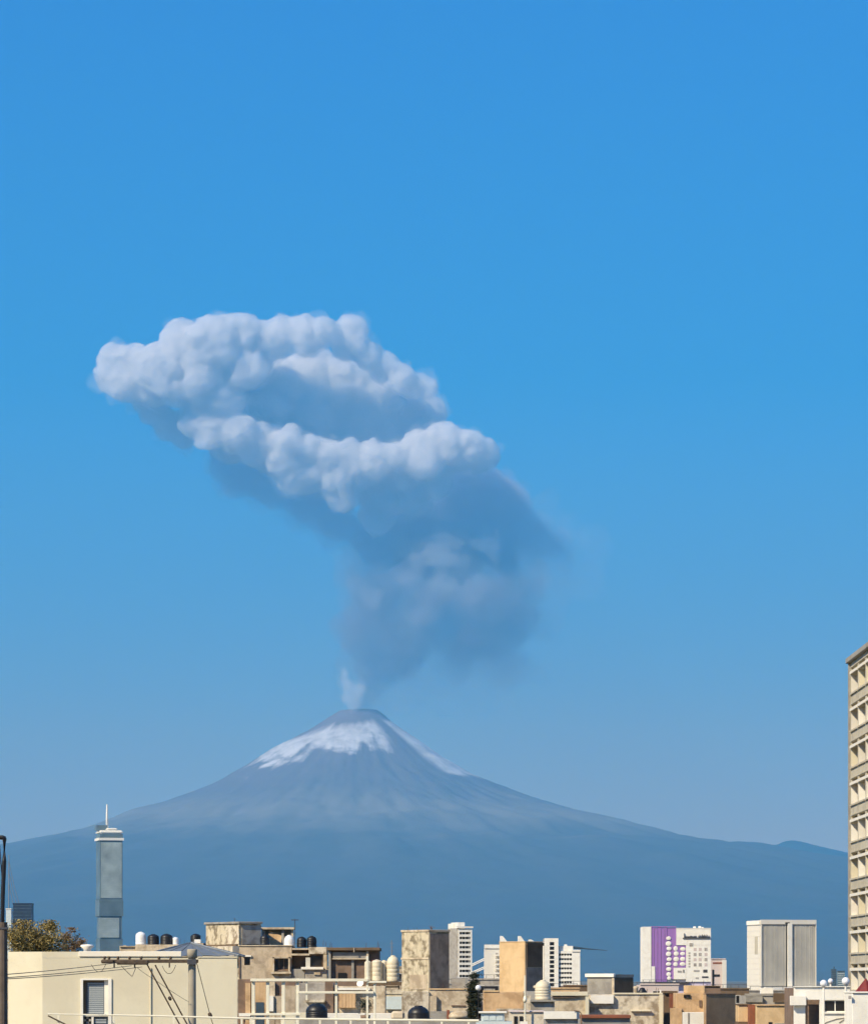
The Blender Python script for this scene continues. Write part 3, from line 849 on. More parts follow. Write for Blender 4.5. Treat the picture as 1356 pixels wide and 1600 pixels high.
shed_roof(781.5, 797, 1462.5, 1477.9); shed_roof(809.5, 824, 1462.5, 1477.9); shed_roof(826, 846, 1468, 1477.9)
# stair slab with a vertical strip of openings
zs = [1472 + 7.1 * i for i in range(10)]
t.add('stair_wall', mesh_wall('stair_wall', t.x(850.2), t.x(872), 0, t.z(1466), -0.6, 0.5, [(t.x(858.5), t.x(865.5), t.z(q + 5.2), t.z(q)) for q in zs]), 'white')
t.pbox('stair_core', 850.4, 871.8, 1466.5, None, -0.05, 12, 'grey')
for q in zs:
    t.pbox('window', 858.5, 865.5, q, q + 5.2, -0.12, -0.06, 'glass')
# banded wing
bands = [1490 + 7.2 * i for i in range(8)]
t.add('right_wing', mesh_wall('right_wing', t.x(872.2), t.x(906), 0, t.z(1486), 0, 0.5, [(t.x(873), t.x(893), t.z(q + 3.2), t.z(q)) for q in bands]), 'white')
t.pbox('right_core', 872.4, 905.8, 1486.5, None, 0.55, 12, 'grey')
for q in bands:
    wd = t.pbox('window', 873, 893, q, q + 3.2, 0.46, 0.53, 'glass')
    for k in range(4):
        t.pbox('mullion', 876 + 4.2 * k, 877 + 4.2 * k, q, q + 3.2, 0.3, 0.455, 'white', wd)
t.pbox('roof_step', 872.5, 895, 1478, 1485.9, 0.6, 9, 'white')
t.pbox('roof_step', 882, 886, 1475.5, 1477.9, 1.6, 5, 'white')
t.pbox('parapet', 893.2, 906.5, 1484, 1487, -0.25, -0.01, 'white')

t.add('roof_boom', mesh_tube('roof_boom', [(t.x(890), 3, t.z(1479.5)), (t.x(915), 3, t.z(1482)), (t.x(950), 3, t.z(1485.2))], 0.42, 0.06, 6), 'blueglass')

# inclined white pipes between the clinic buildings
for q0, q1, lab in ((1509, 1495, 'upper white inclined pipe gantry between the two clinic buildings'), (1521, 1508.5, 'lower white inclined pipe gantry between the two clinic buildings')):
    t = Thing('pipe_gantry', lab, 'gantry', 733, 1000, group='pipe gantries')
    for k in (0, 2.6):
        t.add('pipe', mesh_tube('pipe', [(0, 0, t.z(q0 + k)), (t.x(762), 0, t.z(q1 + k))], 0.19, seg=6), 'white')
    for p in (735, 748, 760):
        zz = t.z(q0 + (q1 - q0) * (p - 733) / 29 + 2.6)
        t.box('trestle', t.x(p) - 0.07, t.x(p) + 0.07, -0.05, 0.09, 0, zz, 'galv')

# purple hotel
t = Thing('purple_hotel', 'white hotel with purple facade strip and lettering on its parapet', 'building', 1004, 1200)
zt = t.z(1449)
t.pbox('core', 1016.5, 1109.5, 1452, None, 0.9, 16, 'offwhite')
t.pbox('end_wall', 1004, 1017, 1448, 1534, 0.0, 15, 'white')
t.pbox('lower_end_wall', 1017.2, 1023, 1510, 1534, 0.1, 0.85, 'white')
t.pbox('end_base', 1005, 1022, 1534.2, None, 0.3, 14, 'grey')
for k, (a, b) in enumerate(((1017.2, 1021.5), (1022, 1027), (1027.5, 1032.5), (1033, 1038), (1038.5, 1041.5))):
    t.pbox('purple_panel', a, b, 1449 + (k % 2) * 0.7, 1509.8 if k < 1 else 1534, 0.25 + 0.1 * (k % 2), 0.8, 'purple')
t.pbox('purple_cornice', 1017.2, 1056, 1447.4, 1448.9, 0.1, 3, 'purple')
# lattice of round white discs on purple
t.pbox('disc_backing', 1041.7, 1056, 1450, 1530, 0.4, 0.85, 'purple')
rnd2 = random.Random(4)
rows = [1466.5, 1474.5, 1482.5, 1490.5, 1498.5, 1506.5, 1514.5, 1522, 1529]
for j, q in enumerate(rows):
    for i, p in enumerate((1044.5, 1055.5, 1066)):
        if i and (q < 1476 or q > 1510): continue
        me = mesh_lathe('facade_disc', [(t.w(3.9), 0), (t.w(3.9), 0.05), (t.w(3.7), 0.07), (0.05, 0.075)], 10)
        o = t.add('facade_disc', me, 'white'); o.location = (t.x(p + rnd2.uniform(-0.6, 0.6)), 0.24 if i == 0 else 0.1, t.z(q + rnd2.uniform(-0.5, 0.5))); o.scale = (rnd2.uniform(0.85, 1.2), rnd2.uniform(0.75, 1.05), 1); o.rotation_euler = (R(90), 0, 0)
t.pbox('disc_backing', 1056.2, 1071, 1477, 1512, 0.12, 0.6, 'purple')
zt2 = t.z(1451)
t.pbox('front_wing', 1056.2, 1110, 1451, 1476.8, -0.1, 0.85, 'white')
t.pbox('front_wing', 1071.2, 1110, 1477, 1534, -0.1, 0.85, 'white')
t.pbox('front_wing', 1052, 1071, 1512.2, 1530, -0.05, 0.85, 'white')
t.pbox('base', 1023.2, 1110, 1534.2, None, 0.4, 15, 'lilac')
t.pbox('roof_edge', 1056, 1110.3, 1450, 1450.95, -0.2, 14, 'white')
for k, q in enumerate((1481, 1489, 1497, 1505)):
    for p in (1083, 1091, 1100):
        t.pbox('window', p, p + 4.6, q, q + 5, -0.14, -0.104, 'pinkish' if (k + p) % 2 else 'grey')
for p in (1075,):
    for k in range(6):
        t.pbox('window', p, p + 3, 1488 + 4.2 * k, 1490.6 + 4.2 * k, -0.14, -0.104, 'grey')
t.pbox('sign_panel', 1076.5, 1082, 1473.5, 1478.5, -0.22, -0.105, 'grey')
# dark roof-line lettering (too far away to read): upright strokes and joined loops on one long sign
sg = t.pbox('roof_sign', 1066, 1109, 1465.2, 1466.4, -0.5, -0.12, 'ink')
rnd = random.Random(3)
for k in range(22):
    p = 1068 + k * 1.85
    if 11 <= k <= 11: continue
    hgt = (7.0 if k == 0 else 4.6 if k in (13, 15, 17, 19) else 2.6) + rnd.uniform(-0.3, 0.5)
    t.pbox('letter_stroke', p, p + rnd.uniform(0.7, 1.3), 1465.1 - hgt, 1465.1, -0.45, -0.2, 'ink', sg)
for (a, b, c, d_) in ((1098, 1104.5, 1515, 1519.5), (1083, 1092, 1515.5, 1518), (1058, 1064, 1516.5, 1519), (1066, 1068.5, 1515, 1519.5), (1096, 1106, 1525.5, 1528), (1086, 1091, 1527, 1529.5)):
    t.pbox('wall_sign', a, b, c, d_, -0.2, -0.105, 'ink' if a > 1095 else 'grey')
t.pbox('canopy', 1023, 1076, 1534.3, 1537, -1.6, 0.3, 'ink')
for p, h in ((1084, 1447.4), (1092, 1447), (1096, 1448.4)):
    t.pbox('roof_unit', p, p + 3.4, h, 1449.9, 2, 5, 'white')

t = Thing('pink_block', 'narrow pinkish block tucked right behind the purple hotel', 'building', 1110, 1300)
t.pbox('wall', 1111, 1133, 1499, None, 0, 14, 'pinkish')
t.pbox('parapet', 1110.6, 1133.4, 1497.6, 1498.9, -0.3, 14.2, 'pinkish')
t.pbox('window_band', 1113, 1128, 1503.5, 1506, -0.12, -0.01, 'rust')
t.pbox('window', 1112, 1124, 1522.5, 1526, -0.12, -0.01, 'glass')
t.pbox('window', 1112, 1115, 1515, 1540, -0.14, -0.011, 'glass')
t.pbox('stair_tower', 1127.5, 1134, 1500, None, -1.2, -0.2, 'offwhite')

# two thin far towers beside the right-hand office tower
t = Thing('far_tower', 'thin dark far tower between the small and the large globe lamp', 'building', 1298, 2400)
t.pbox('wall', 1298.5, 1306, 1514, None, 0, 4, 'blueglass'); t.pbox('roof_spike', 1302, 1303.5, 1510.5, 1513.9, 1, 2, 'blueglass')
for i in range(8): t.pbox('floor_band', 1298.4, 1306.1, 1517 + 3.4 * i, 1517.7 + 3.4 * i, -0.3, -0.01, 'towerglass2')
t = Thing('far_tower', 'pale blue far tower block behind the big globe lamp', 'building', 1308, 2600)
t.pbox('wall', 1308, 1319, 1518, None, 0, 6, 'towerglass2'); t.pbox('parapet', 1307.6, 1319.4, 1516.8, 1517.9, -0.4, 6.3, 'blueglass')
for i in range(7): t.pbox('floor_band', 1307.9, 1319.1, 1521 + 3.4 * i, 1521.8 + 3.4 * i, -0.3, -0.01, 'ltblue')

# mast behind the cream tanks
t = Thing('radio_mast', 'thin pale radio mast behind the cream water tanks', 'mast', 612, 1400)
t.add('mast', mesh_tube('mast', [(0, 0, 0), (0, 0, t.z(1469))], 0.32, 0.2, 6), 'galv')
for k in range(3): t.box('cross_arm', -0.9, 0.9, -0.06, 0.06, t.z(1474 + 6 * k), t.z(1474 + 6 * k) + 0.15, 'galv')

# middle-distance blocks that close the view between the roofs
rnd = random.Random(11)
fill = [(-30, 95, 1500, 'sand'), (96, 190, 1506, 'beige'), (300, 420, 1515, 'grey'), (500, 640, 1512, 'beige'), (640, 730, 1538, 'concrete'), (731, 800, 1531, 'grey'), (801, 905, 1545, 'tan'), (880, 945, 1541, 'darkwall'), (946, 1010, 1543, 'grey'), (1000, 1060, 1539, 'pinkish'), (1100, 1170, 1546, 'darkwall'), (1168, 1260, 1549, 'grey'), (1255, 1345, 1551, 'sand'), (1340, 1420, 1548, 'beige')]
labs = ['low sand house behind the dry trees', 'low beige house behind the cream house', 'grey house hidden behind the stained penthouse', 'beige house hidden behind the brown flat block', 'low concrete house behind the stained stair tower', 'grey low house behind the cypress', 'tan low house behind the tan tower', 'dark low house between clinic block and shed', 'grey low house right of the shed', 'pinkish low house under the purple hotel', 'dark low house right of the purple hotel', 'grey low house under the twin slab building', 'sand house hidden behind the white terrace house', 'beige house at the foot of the office tower']
for i, (a, b, q, m) in enumerate(fill):
    t = Thing('house', labs[i], 'house', a, 470 + 6 * (i % 3), group='houses between the near roofs and the far towers')
    t.pbox('wall', a, b, q, None, 0, 9, m, bv=0.03)
    t.pbox('parapet', a - 0.8, b + 0.8, q - 2.2, q - 0.05, -0.12, 0.25, m)
    n = max(1, int((b - a) / 34))
    for k in range(n):
        p = a + (b - a) * (k + 0.5) / n + rnd.uniform(-4, 4)
        t.window(p - 7, p + 7, q + 9, q + 22, y=-0.05, bars=1)
    t.pbox('roof_rail', a + 3, b - 3, q - 8.2, q - 7.6, 0.3, 0.36, 'steel')
    for k in range(6):
        p = a + 4 + (b - a - 8) * k / 5
        t.pbox('rail_post', p, p + 0.7, q - 7.55, q - 2.3, 0.3, 0.36, 'steel')
# ------------------------------------------------------------------ near roofs
def tank(name, label, p, q_bot, wpx, hpx, d, mat, group='roof water tanks', dome=0.32, lid=True, feet=False, lidmat=None):
    """ribbed rotomoulded roof tank standing on the roof at row q_bot"""
    base = CAMZ + (PY0 - q_bot) * d / F
    t = Thing(name, label, 'water tank', p, d, 0, base, group)
    r = wpx / 2 * d / F; h = hpx * d / F
    hb = h * (1 - dome)
    prof = [(r * 0.94, 0.0), (r, 0.03 * h)]
    n = 4
    for i in range(n):
        z0 = 0.06 * h + (hb - 0.1 * h) * i / n; z1 = 0.06 * h + (hb - 0.1 * h) * (i + 1) / n
        prof += [(r, z0), (r, z0 + (z1 - z0) * 0.75), (r * 0.982, z0 + (z1 - z0) * 0.8), (r * 0.982, z0 + (z1 - z0) * 0.95)]
    prof += [(r, hb), (r * 0.97, hb + (h - hb) * 0.22), (r * 0.84, hb + (h - hb) * 0.52), (r * 0.6, hb + (h - hb) * 0.78), (r * 0.34, hb + (h - hb) * 0.9)]
    t.add('body', mesh_lathe('body', prof, 20), mat)
    t.add('lid', mesh_lathe('lid', [(r * 0.36, hb + (h - hb) * 0.84), (r * 0.38, hb + (h - hb) * 0.95), (r * 0.3, h), (r * 0.05, h * 1.01)], 14), lidmat or mat)
    t.add('pipe', mesh_tube('pipe', [(r * 0.98, -0.2 * r, 0.1 * h), (r * 1.18, -0.3 * r, 0.1 * h), (r * 1.2, -0.3 * r, 0.0)], r * 0.06, seg=6), 'galv')
    return t

# ---- cream corner house
t = Thing('cream_house', 'long cream house with a white framed window behind the utility pole', 'house', 67, 120)
zt = t.z(1497); zp = t.z(1487)
hw = (t.x(130.5), t.x(169.5), t.z(1616), t.z(1531.5))
t.add('front_wall', mesh_wall('front_wall', 0, t.x(371), 0, zt, 0, 0.22, [hw]), 'cream')
t.add('side_wall', mesh_prism('side_wall', [(0, 0), (t.x(10), 0.62), (t.x(10), 7.0), (-0.0, 7.0)], 0, zp), 'cream')
t.box('roof_slab', 0.01, t.x(371) - 0.7, 0.23, 7.0, zt - 0.25, zt - 0.01, 'roof')
t.box('inner_wall', t.x(120), t.x(181), 0.7, 0.75, 0, zt - 0.3, 'darkwall')
t.add('end_wall', mesh_prism('end_wall', [(t.x(371), 0.222), (t.x(371) - 0.46, 7.0), (t.x(371) - 0.66, 7.0), (t.x(371) - 0.2, 0.222)], 0, zt - 0.02), 'cream')
t.box('parapet', 0.0, t.x(283), 0.003, 0.2, zt + 0.004, zp, 'cream')
t.box('parapet_cap', t.x(124), t.x(284), -0.05, 0.26, zp - 0.17, zp + 0.012, 'brightcream', bv=0.012)
t.box('coping', t.x(309), t.x(372), -0.03, 0.25, zt + 0.004, zt + 0.05, 'cream', bv=0.01)
# window: raised white surround, recessed pane with blind, lower light of glass blocks
s0 = t.box('surround', t.x(169.6), t.x(175), -0.05, 0.0 - 0.004, t.z(1616), t.z(1529), 'white')
t.box('surround', t.x(126.5), t.x(130.4), -0.05, -0.004, t.z(1616), t.z(1529), 'white')
t.box('surround', t.x(130.5), t.x(169.5), -0.05, -0.004, t.z(1531.4), t.z(1529), 'white')
wd = t.box('window', t.x(131), t.x(169), 0.15, 0.17, t.z(1584.5), t.z(1532), 'blueglass')
n = 15
for k in range(n):
    za = t.z(1583.5) + (t.z(1535) - t.z(1583.5)) * k / n
    t.box('blind_slat', t.x(137), t.x(162), 0.118, 0.14, za, za + 0.055, 'blind', wd)
t.box('frame', t.x(131), t.x(134), 0.09, 0.148, t.z(1584.5), t.z(1532), 'darkwall', wd)  # left strip coloured dark: the shadow on the reveal is painted in
t.box('frame', t.x(163), t.x(169), 0.09, 0.148, t.z(1584.5), t.z(1532), 'white', wd)
t.box('frame', t.x(134.1), t.x(162.9), 0.09, 0.148, t.z(1535), t.z(1532), 'darkwall', wd)  # top strip coloured dark for the shade under the window head
t.box('transom', t.x(130.6), t.x(169.4), 0.03, 0.148, t.z(1588), t.z(1584.6), 'white')
for i in range(3):
    for j in range(4):
        t.box('glass_block', t.x(131.2 + 3.9 * i), t.x(134.6 + 3.9 * i), 0.1, 0.17, t.z(1591.8 + 3.9 * j), t.z(1588.4 + 3.9 * j), 'grey' if (i + j) % 2 else 'glass')
t.box('mullion', t.x(143.2), t.x(146.5), 0.05, 0.16, t.z(1616), t.z(1588.2), 'white')
w2 = t.box('window', t.x(146.7), t.x(169), 0.14, 0.16, t.z(1616), t.z(1588.2), 'blueglass')
for k in range(5):
    t.box('blind_slat', t.x(148), t.x(166), 0.112, 0.13, t.z(1594.5 + 4 * k), t.z(1592 + 4 * k), 'blind', w2)
for p in (236,):
    t.add('drain_pipe', mesh_tube('drain_pipe', [(t.x(p) + (0.03 if p > 300 else 0), -0.03, 0.3), (t.x(p) + (0.03 if p > 300 else 0), -0.03, t.z(1512))], 0.022, seg=8), 'cream')
t.add('vent', mesh_lathe('vent', [(0.13, zp), (0.13, zp + 0.1), (0.24, zp + 0.2), (0.22, zp + 0.25), (0.05, zp + 0.27)], 14), 'white').location = (t.x(127), 2.2, 0)
for p, q in ((345, 1493.5), (358, 1492), (332, 1494.5)):
    t.box('coping_stone', t.x(p), t.x(p + 9), 0.02, 0.22, zt + 0.055, t.z(q), 'grey', bv=0.02)

# ---- hipped sheet-metal roof behind the pole
t = Thing('tent_roof_house', 'low hipped grey sheet metal roof behind the utility pole head', 'house', 293, 140)
xa, xb = t.x(222), t.x(374); ze = t.z(1494); za = t.z(1473.5)
t.box('wall', xa + 0.15, xb - 1.1, 0.2, 4.0, 0, ze - 0.03, 'sand')
def sheet(nm, a, b, apex, k):
    """one slope, built of separate corrugated sheets fanned to the apex"""
    for i in range(k):
        p0 = a.lerp(b, i / k); p1 = a.lerp(b, (i + 0.96) / k)
        n_ = (p1 - p0).cross(apex - p0).normalized() * (0.02 if i % 2 else 0.0)
        me = bpy.data.meshes.new(nm)
        c0 = p0.lerp(apex, 0.97); c1 = p1.lerp(apex, 0.97)
        up = Vector((0, 0, 0.025))
        vs = [p0 + n_, p1 + n_, c1 + n_, c0 + n_, p0 + n_ + up, p1 + n_ + up, c1 + n_ + up, c0 + n_ + up]
        me.from_pydata([tuple(v) for v in vs], [], [(0, 3, 2, 1), (4, 5, 6, 7), (0, 1, 5, 4), (1, 2, 6, 5), (2, 3, 7, 6), (3, 0, 4, 7)])
        t.add(nm, me, 'galv')
ap = Vector((0, 2.0, za))
c = [Vector((xa, 0, ze)), Vector((xb, 0, ze)), Vector((xb, 4.2, ze)), Vector((xa, 4.2, ze))]
sheet('roof_sheet', c[0], c[1], ap, 11); sheet('roof_sheet', c[1], c[2], ap, 7); sheet('roof_sheet', c[3], c[0], ap, 7); sheet('roof_sheet', c[2], c[3], ap, 9)
for i in range(4):
    t.add('hip_cap', mesh_tube('hip_cap', [c[i] + Vector((0, 0, 0.04)), ap + Vector((0, 0, 0.04))], 0.035, seg=6), 'galv')

# ---- utility pole with its crossarm
t = Thing('utility_pole', 'concrete utility pole with a long timber crossarm before the cream house', 'utility pole', 300.5, 110)
rp = t.w(6.2)
t.add('pole', mesh_tube('pole', [(0, 0, 0), (0, 0, t.z(1486))], rp * 1.5, rp * 0.95, 14), 'polec')
t.add('cap', mesh_lathe('cap', [(rp * 1.25, t.z(1497)), (rp * 1.3, t.z(1484.5)), (rp * 1.15, t.z(1483)), (rp * 0.2, t.z(1482.8))], 12), 'polec')
t.box('crossarm', t.x(161), t.x(311), -rp * 1.5 - 0.10, -rp * 1.5, t.z(1504.6), t.z(1499.2), 'wood', bv=0.01)
t.box('crossarm_plate', t.x(294), t.x(308), -rp * 1.5 - 0.115, -rp * 1.5 - 0.102, t.z(1507), t.z(1499), 'steel')
for p in (165, 172, 186, 204, 222, 250, 268):
    pr = [(0.02, 0), (0.055, 0.015), (0.03, 0.035), (0.06, 0.05), (0.03, 0.075), (0.045, 0.09), (0.01, 0.1)]
    o = t.add('insulator', mesh_lathe('insulator', pr, 10), 'wood'); o.location = (t.x(p), -rp * 1.5 - 0.05, t.z(1499.2) - (0.0 if p > 180 else 0.0))
for p in (180, 212, 266, 305):
    t.box('hanger', t.x(p) - 0.02, t.x(p) + 0.02, -rp * 1.5 - 0.08, -rp * 1.5 - 0.02, t.z(1512), t.z(1504.7), 'wood')
t.box('fuse_box', t.x(184), t.x(234), -rp * 1.5 - 0.2, -rp * 1.5 - 0.105, t.z(1507.5), t.z(1500), 'wood', bv=0.03)
t.box('fuse_box', t.x(160), t.x(180), -rp * 1.5 - 0.2, -rp * 1.5 - 0.105, t.z(1505.5), t.z(1499.5), 'wood', bv=0.03)
for a, b in (((230, 1504), (283, 1602)), ((244, 1508), (297, 1606))):
    t.add('brace', mesh_tube('brace', [(t.x(a[0]), -rp - 0.2, t.z(a[1])), (t.x(b[0]), -rp - 0.2, t.z(b[1])), (t.x(b[0] + 16), -rp - 0.2, t.z(b[1] + 32))], 0.026, seg=6), 'wood')
t.add('guy_wire', mesh_tube('guy_wire', [(rp, -0.05, t.z(1500)), (t.x(330), -0.3, t.z(1588)), (t.x(338), -0.4, t.z(1612))], 0.012, seg=5), 'wire')
o = t.add('guy_insulator', mesh_lathe('guy_insulator', [(0.02, -0.09), (0.06, -0.05), (0.06, 0.05), (0.02, 0.09)], 10), 'wood'); o.location = (t.x(329.6), -0.3, t.z(1586)); o.rotation_euler = (0, R(-25), 0)
o = t.add('guy_insulator', mesh_lathe('guy_insulator', [(0.02, -0.07), (0.05, -0.04), (0.05, 0.04), (0.02, 0.07)], 10), 'wood'); o.location = (t.x(267), -rp - 0.2, t.z(1560)); o.rotation_euler = (0, R(-28), 0)

def wire(label, pts, d, r=0.009, sag=0.0, n=14, group='overhead cables', d2=None):
    """a hanging cable through photograph points; sag in pixels between neighbours"""
    P = []
    ds = d2 or [d] * len(pts)
    for i in range(len(pts) - 1):
        for k in range(n):
            u = k / n
            x = pts[i][0] + (pts[i + 1][0] - pts[i][0]) * u
            y = pts[i][1] + (pts[i + 1][1] - pts[i][1]) * u + sag * 4 * u * (1 - u)
            P.append(PX(x, y, ds[i] + (ds[i + 1] - ds[i]) * u))
    P.append(PX(pts[-1][0], pts[-1][1], ds[-1]))
    o = link('overhead_cable', mesh_tube('overhead_cable', P, r, seg=5), M['wire'])
    return tag(o, label, 'cable', group)
A = [109.75]
wire('top cable running left from the crossarm across the cream house', [(186, 1504), (4, 1523)], 109.8, sag=1.5, d2=[109.8, 64.0])
wire('middle cable running left from the crossarm across the cream house', [(206, 1509), (4, 1528)], 109.8, sag=1.5, d2=[109.8, 64.0])
wire('lowest cable running left from the crossarm across the cream house', [(222, 1511), (4, 1530)], 109.8, sag=2.0, d2=[109.8, 64.0])
wire('V shaped slack cable hanging below the crossarm fuse box', [(190, 1509), (207, 1526), (213, 1511)], 109.8, sag=0.5)
wire('small looped slack cable at the crossarm tip', [(143, 1507), (152, 1518), (160, 1517), (166, 1506)], 109.8, sag=1.0)
wire('round slack loop hanging from the crossarm near the pole', [(254, 1509), (265, 1521), (275, 1508)], 109.8, sag=4.0)
wire('thin cable dropping from the crossarm to the braces', [(215, 1512), (241, 1530), (296, 1566)], 109.8, r=0.007, sag=1.0)

# ---- street lamp at the left edge
t = Thing('street_lamp', 'black bracket street lamp on a brown post at the left edge', 'street lamp', 4, 64)
t.add('post', mesh_tube('post', [(0, 0, 0), (0, 0, t.z(1441))], t.w(11), t.w(8.2), 12), wall_mat('weathered_post', (0.15, 0.115, 0.09), 0.5, (0.06, 0.045, 0.035), 3.0))
t.add('bracket', mesh_tube('bracket', [(0, 0, t.z(1446)), (t.w(1.0), 0, t.z(1400)), (t.w(3.2), 0, t.z(1345)), (t.w(3.6), 0, t.z(1311)), (t.w(3.2), 0, t.z(1309.2)), (t.w(1.2), 0, t.z(1308.6)), (t.w(-40), 0, t.z(1308.6))], t.w(3.4), t.w(3.4), 8), 'blackmetal')
t.add('lamp_head', mesh_lathe('lamp_head', [(t.w(2), t.z(1330)), (t.w(8), t.z(1327)), (t.w(9), t.z(1320)), (t.w(4), t.z(1311))], 14), 'blackmetal').location = (t.w(-36), 0, 0)
t.add('stay', mesh_tube('stay', [(t.w(1.0), 0, t.z(1385)), (t.w(-4), 0, t.z(1322)), (t.w(-18), 0, t.z(1318))], t.w(0.9), seg=6), 'blackmetal')
t.box('clamp', t.w(-8.6), t.w(8.6), -t.w(8.8), t.w(8.8), t.z(1452), t.z(1449), 'steel')

# ---- trees
def leaf_mat(name, cols):
    m, nt, b, out = node_mat(name)
    oi = N(nt, 'ShaderNodeNewGeometry')
    r = ramp(nt, oi.outputs['Random Per Island'], [(i / max(1, len(cols) - 1), c) for i, c in enumerate(cols)])
    nt.links.new(r.outputs[0], b.inputs['Base Color'])
    b.inputs['Roughness'].default_value = 0.65
    return m
def tree(name, label, p, d, top, wpx, hpx, cols, nleaf, leaf, seed, limbs=7, group=None, shape='round'):
    rnd = random.Random(seed)
    t = Thing(name, label, 'tree', p, d, 0, 0, group)
    H = t.z(top); Rw = wpx / 2 * d / F; Hc = hpx * d / F
    cz = H - Hc / 2
    pts = [(0, 0, 0)] + [(rnd.uniform(-.08, .08), rnd.uniform(-.08, .08), (H - Hc) * k / 4) for k in (1, 2, 3, 4)]
    tr = t.add('trunk', mesh_tube('trunk', pts, 0.17, 0.10, 9), 'wood')
    tips = []
    for i in range(limbs):
        a = rnd.uniform(0, 6.28); e = rnd.uniform(0.3, 1.0)
        q = Vector((math.cos(a) * Rw * e, math.sin(a) * Rw * e * 0.8, cz + rnd.uniform(-0.1, 0.5) * Hc))
        b0 = Vector(pts[-1]) - Vector((0, 0, rnd.uniform(0, 0.5)))
        mid = b0.lerp(q, 0.5) + Vector((0, 0, 0.15 * Hc))
        t.add('limb', mesh_tube('limb', [b0, mid, q], 0.06, 0.012, 6), 'wood', tr)
        tips.append(q)
    vs, fs = [], []
    clumps = []
    for i in range(34 if shape == 'round' else 80):
        while True:
            v = Vector((rnd.uniform(-1, 1), rnd.uniform(-1, 1), rnd.uniform(-1, 1)))
            if v.length < 1: break
        if shape == 'cone':
            zz = rnd.random() ** 1.2
            rr_ = (1 - zz) ** 0.35
            cpt = Vector((v.x * Rw * rr_ * 0.9, v.y * Rw * rr_ * 0.9, H - Hc + Hc * zz * 0.95))
        else:
            cpt = Vector((v.x * Rw, v.y * Rw * 0.8, cz + v.z * Hc * 0.5))
        clumps.append((cpt, rnd.uniform(0.16, 0.34) * min(Rw, Hc / 1.2)))
    for i in range(nleaf):
        c_, rr_ = rnd.choice(clumps)
        v = Vector((rnd.gauss(0, 1), rnd.gauss(0, 1), rnd.gauss(0, 1) * 0.8)) * rr_ * 0.62
        pos = c_ + v
        if pos.z > H: pos.z = H - rnd.uniform(0, 0.1)
        u = Vector((rnd.gauss(0, 1), rnd.gauss(0, 1), rnd.gauss(0, 0.7))).normalized()
        w_ = u.cross(Vector((rnd.gauss(0, 1), rnd.gauss(0, 1), rnd.gauss(0, 1)))).normalized()
        L = leaf * rnd.uniform(0.6, 1.3)
        k = len(vs)
        vs += [pos - u * L, pos + w_ * L * 0.42, pos + u * L, pos - w_ * L * 0.42]
        fs.append((k, k + 1, k + 2, k + 3))
    me = bpy.data.meshes.new('crown')
    me.from_pydata([tuple(v) for v in vs], [], fs)
    t.add('crown', me, leaf_mat(name + '_leaf', cols))
    return t
dry = [(0.20, 0.155, 0.045), (0.32, 0.24, 0.075), (0.14, 0.115, 0.035), (0.40, 0.30, 0.11)]
tree('dry_tree', 'wide olive gold dry tree beside the street lamp above the cream house', 52, 150, 1437, 96, 72, dry, 15000, 0.055, 1, limbs=11, group='dry trees')
tree('dry_tree', 'sparse reddish dry tree at the right end of the olive gold canopy', 112, 155, 1449, 44, 56, [(0.17, 0.11, 0.05), (0.24, 0.15, 0.07), (0.12, 0.08, 0.04)], 2600, 0.05, 2, group='dry trees')
tree('cypress', 'dark green narrow cypress with a globe lamp in front', 740, 240, 1517, 30, 90, [(0.012, 0.018, 0.006), (0.022, 0.03, 0.010), (0.016, 0.022, 0.008), (0.035, 0.038, 0.014)], 16000, 0.06, 3, limbs=3, shape='cone')

# ---- house with the four tanks
t = Thing('tank_house', 'beige flat roofed house carrying four small tanks behind the cream parapet', 'house', 187, 350)
t.pbox('wall', 212, 300, 1476, None, 0, 8, 'sand', bv=0.03)
t.pbox('low_wing', 187, 211.5, 1479.5, None, 0.3, 8, 'sand', bv=0.03)
t.pbox('coping', 187, 211.5, 1478, 1479.4, 0.1, 1.0, 'beige')
t.pbox('window', 222, 236, 1486, 1500, -0.03, -0.003, 'glass')
t.pbox('pipe_box', 193, 197, 1476.8, 1477.95, 0.3, 0.6, 'grey')
D4 = 352
tank('water_tank', 'white domed water tank, leftmost of the row above the cream parapet', 220.5, 1476, 16.5, 20, D4, 'tankwhite')
tank('water_tank', 'black water tank next to the white domed tank', 240, 1476, 18, 16.5, D4, 'black')
tank('water_tank', 'second black water tank, right of the first one in its row', 260.5, 1476, 19, 17, D4, 'black')
tank('water_tank', 'small bluish white water tank ending the row above the cream parapet', 274.5, 1476, 10, 11.5, D4, 'tankwhite', dome=0.2)

# ---- stained penthouse and beige house
t = corner_block('concrete_penthouse', 'stained pale concrete penthouse with a dark flat roof edge', 'house', 316, 374, 407, 1443.5, 335, 58, 'stained', base=0, wallname='wall')
t.box('roof_slab', -t.W - 0.15, 0.18, -0.15, t.D + 0.1, t.z1 + 0.005, t.z1 + 0.22, 'concrete', bv=0.03)
t.box('white_patch_panel', t.x(352), 0.03, -0.05, -0.004, t.z(1475), t.z(1446), 'mottled')
t.box('side_shade_panel', 0.004, 0.05, 0.3, t.D, t.z(1475), t.z(1446), 'grey')  # greyer plate: the dimmer light on this side is put into its colour
t.box('shadow_gap', -t.W + 0.4, -0.2, -0.25, -0.01, t.z(1478), t.z(1475.5), 'darkwall')
t.box('ledge', -t.W, 0.35, -0.9, -0.02, t.z(1500), t.z(1478.3), 'mottled')
t.add('roof_rebar', mesh_tube('roof_rebar', [(t.x(350), 1, t.z1), (t.x(350), 1, t.z1 + 0.6)], 0.03, seg=5), 'steel')
tank('water_tank', 'black water tank half hidden left of the stained penthouse', 306, 1473, 16, 14, 345, 'black')
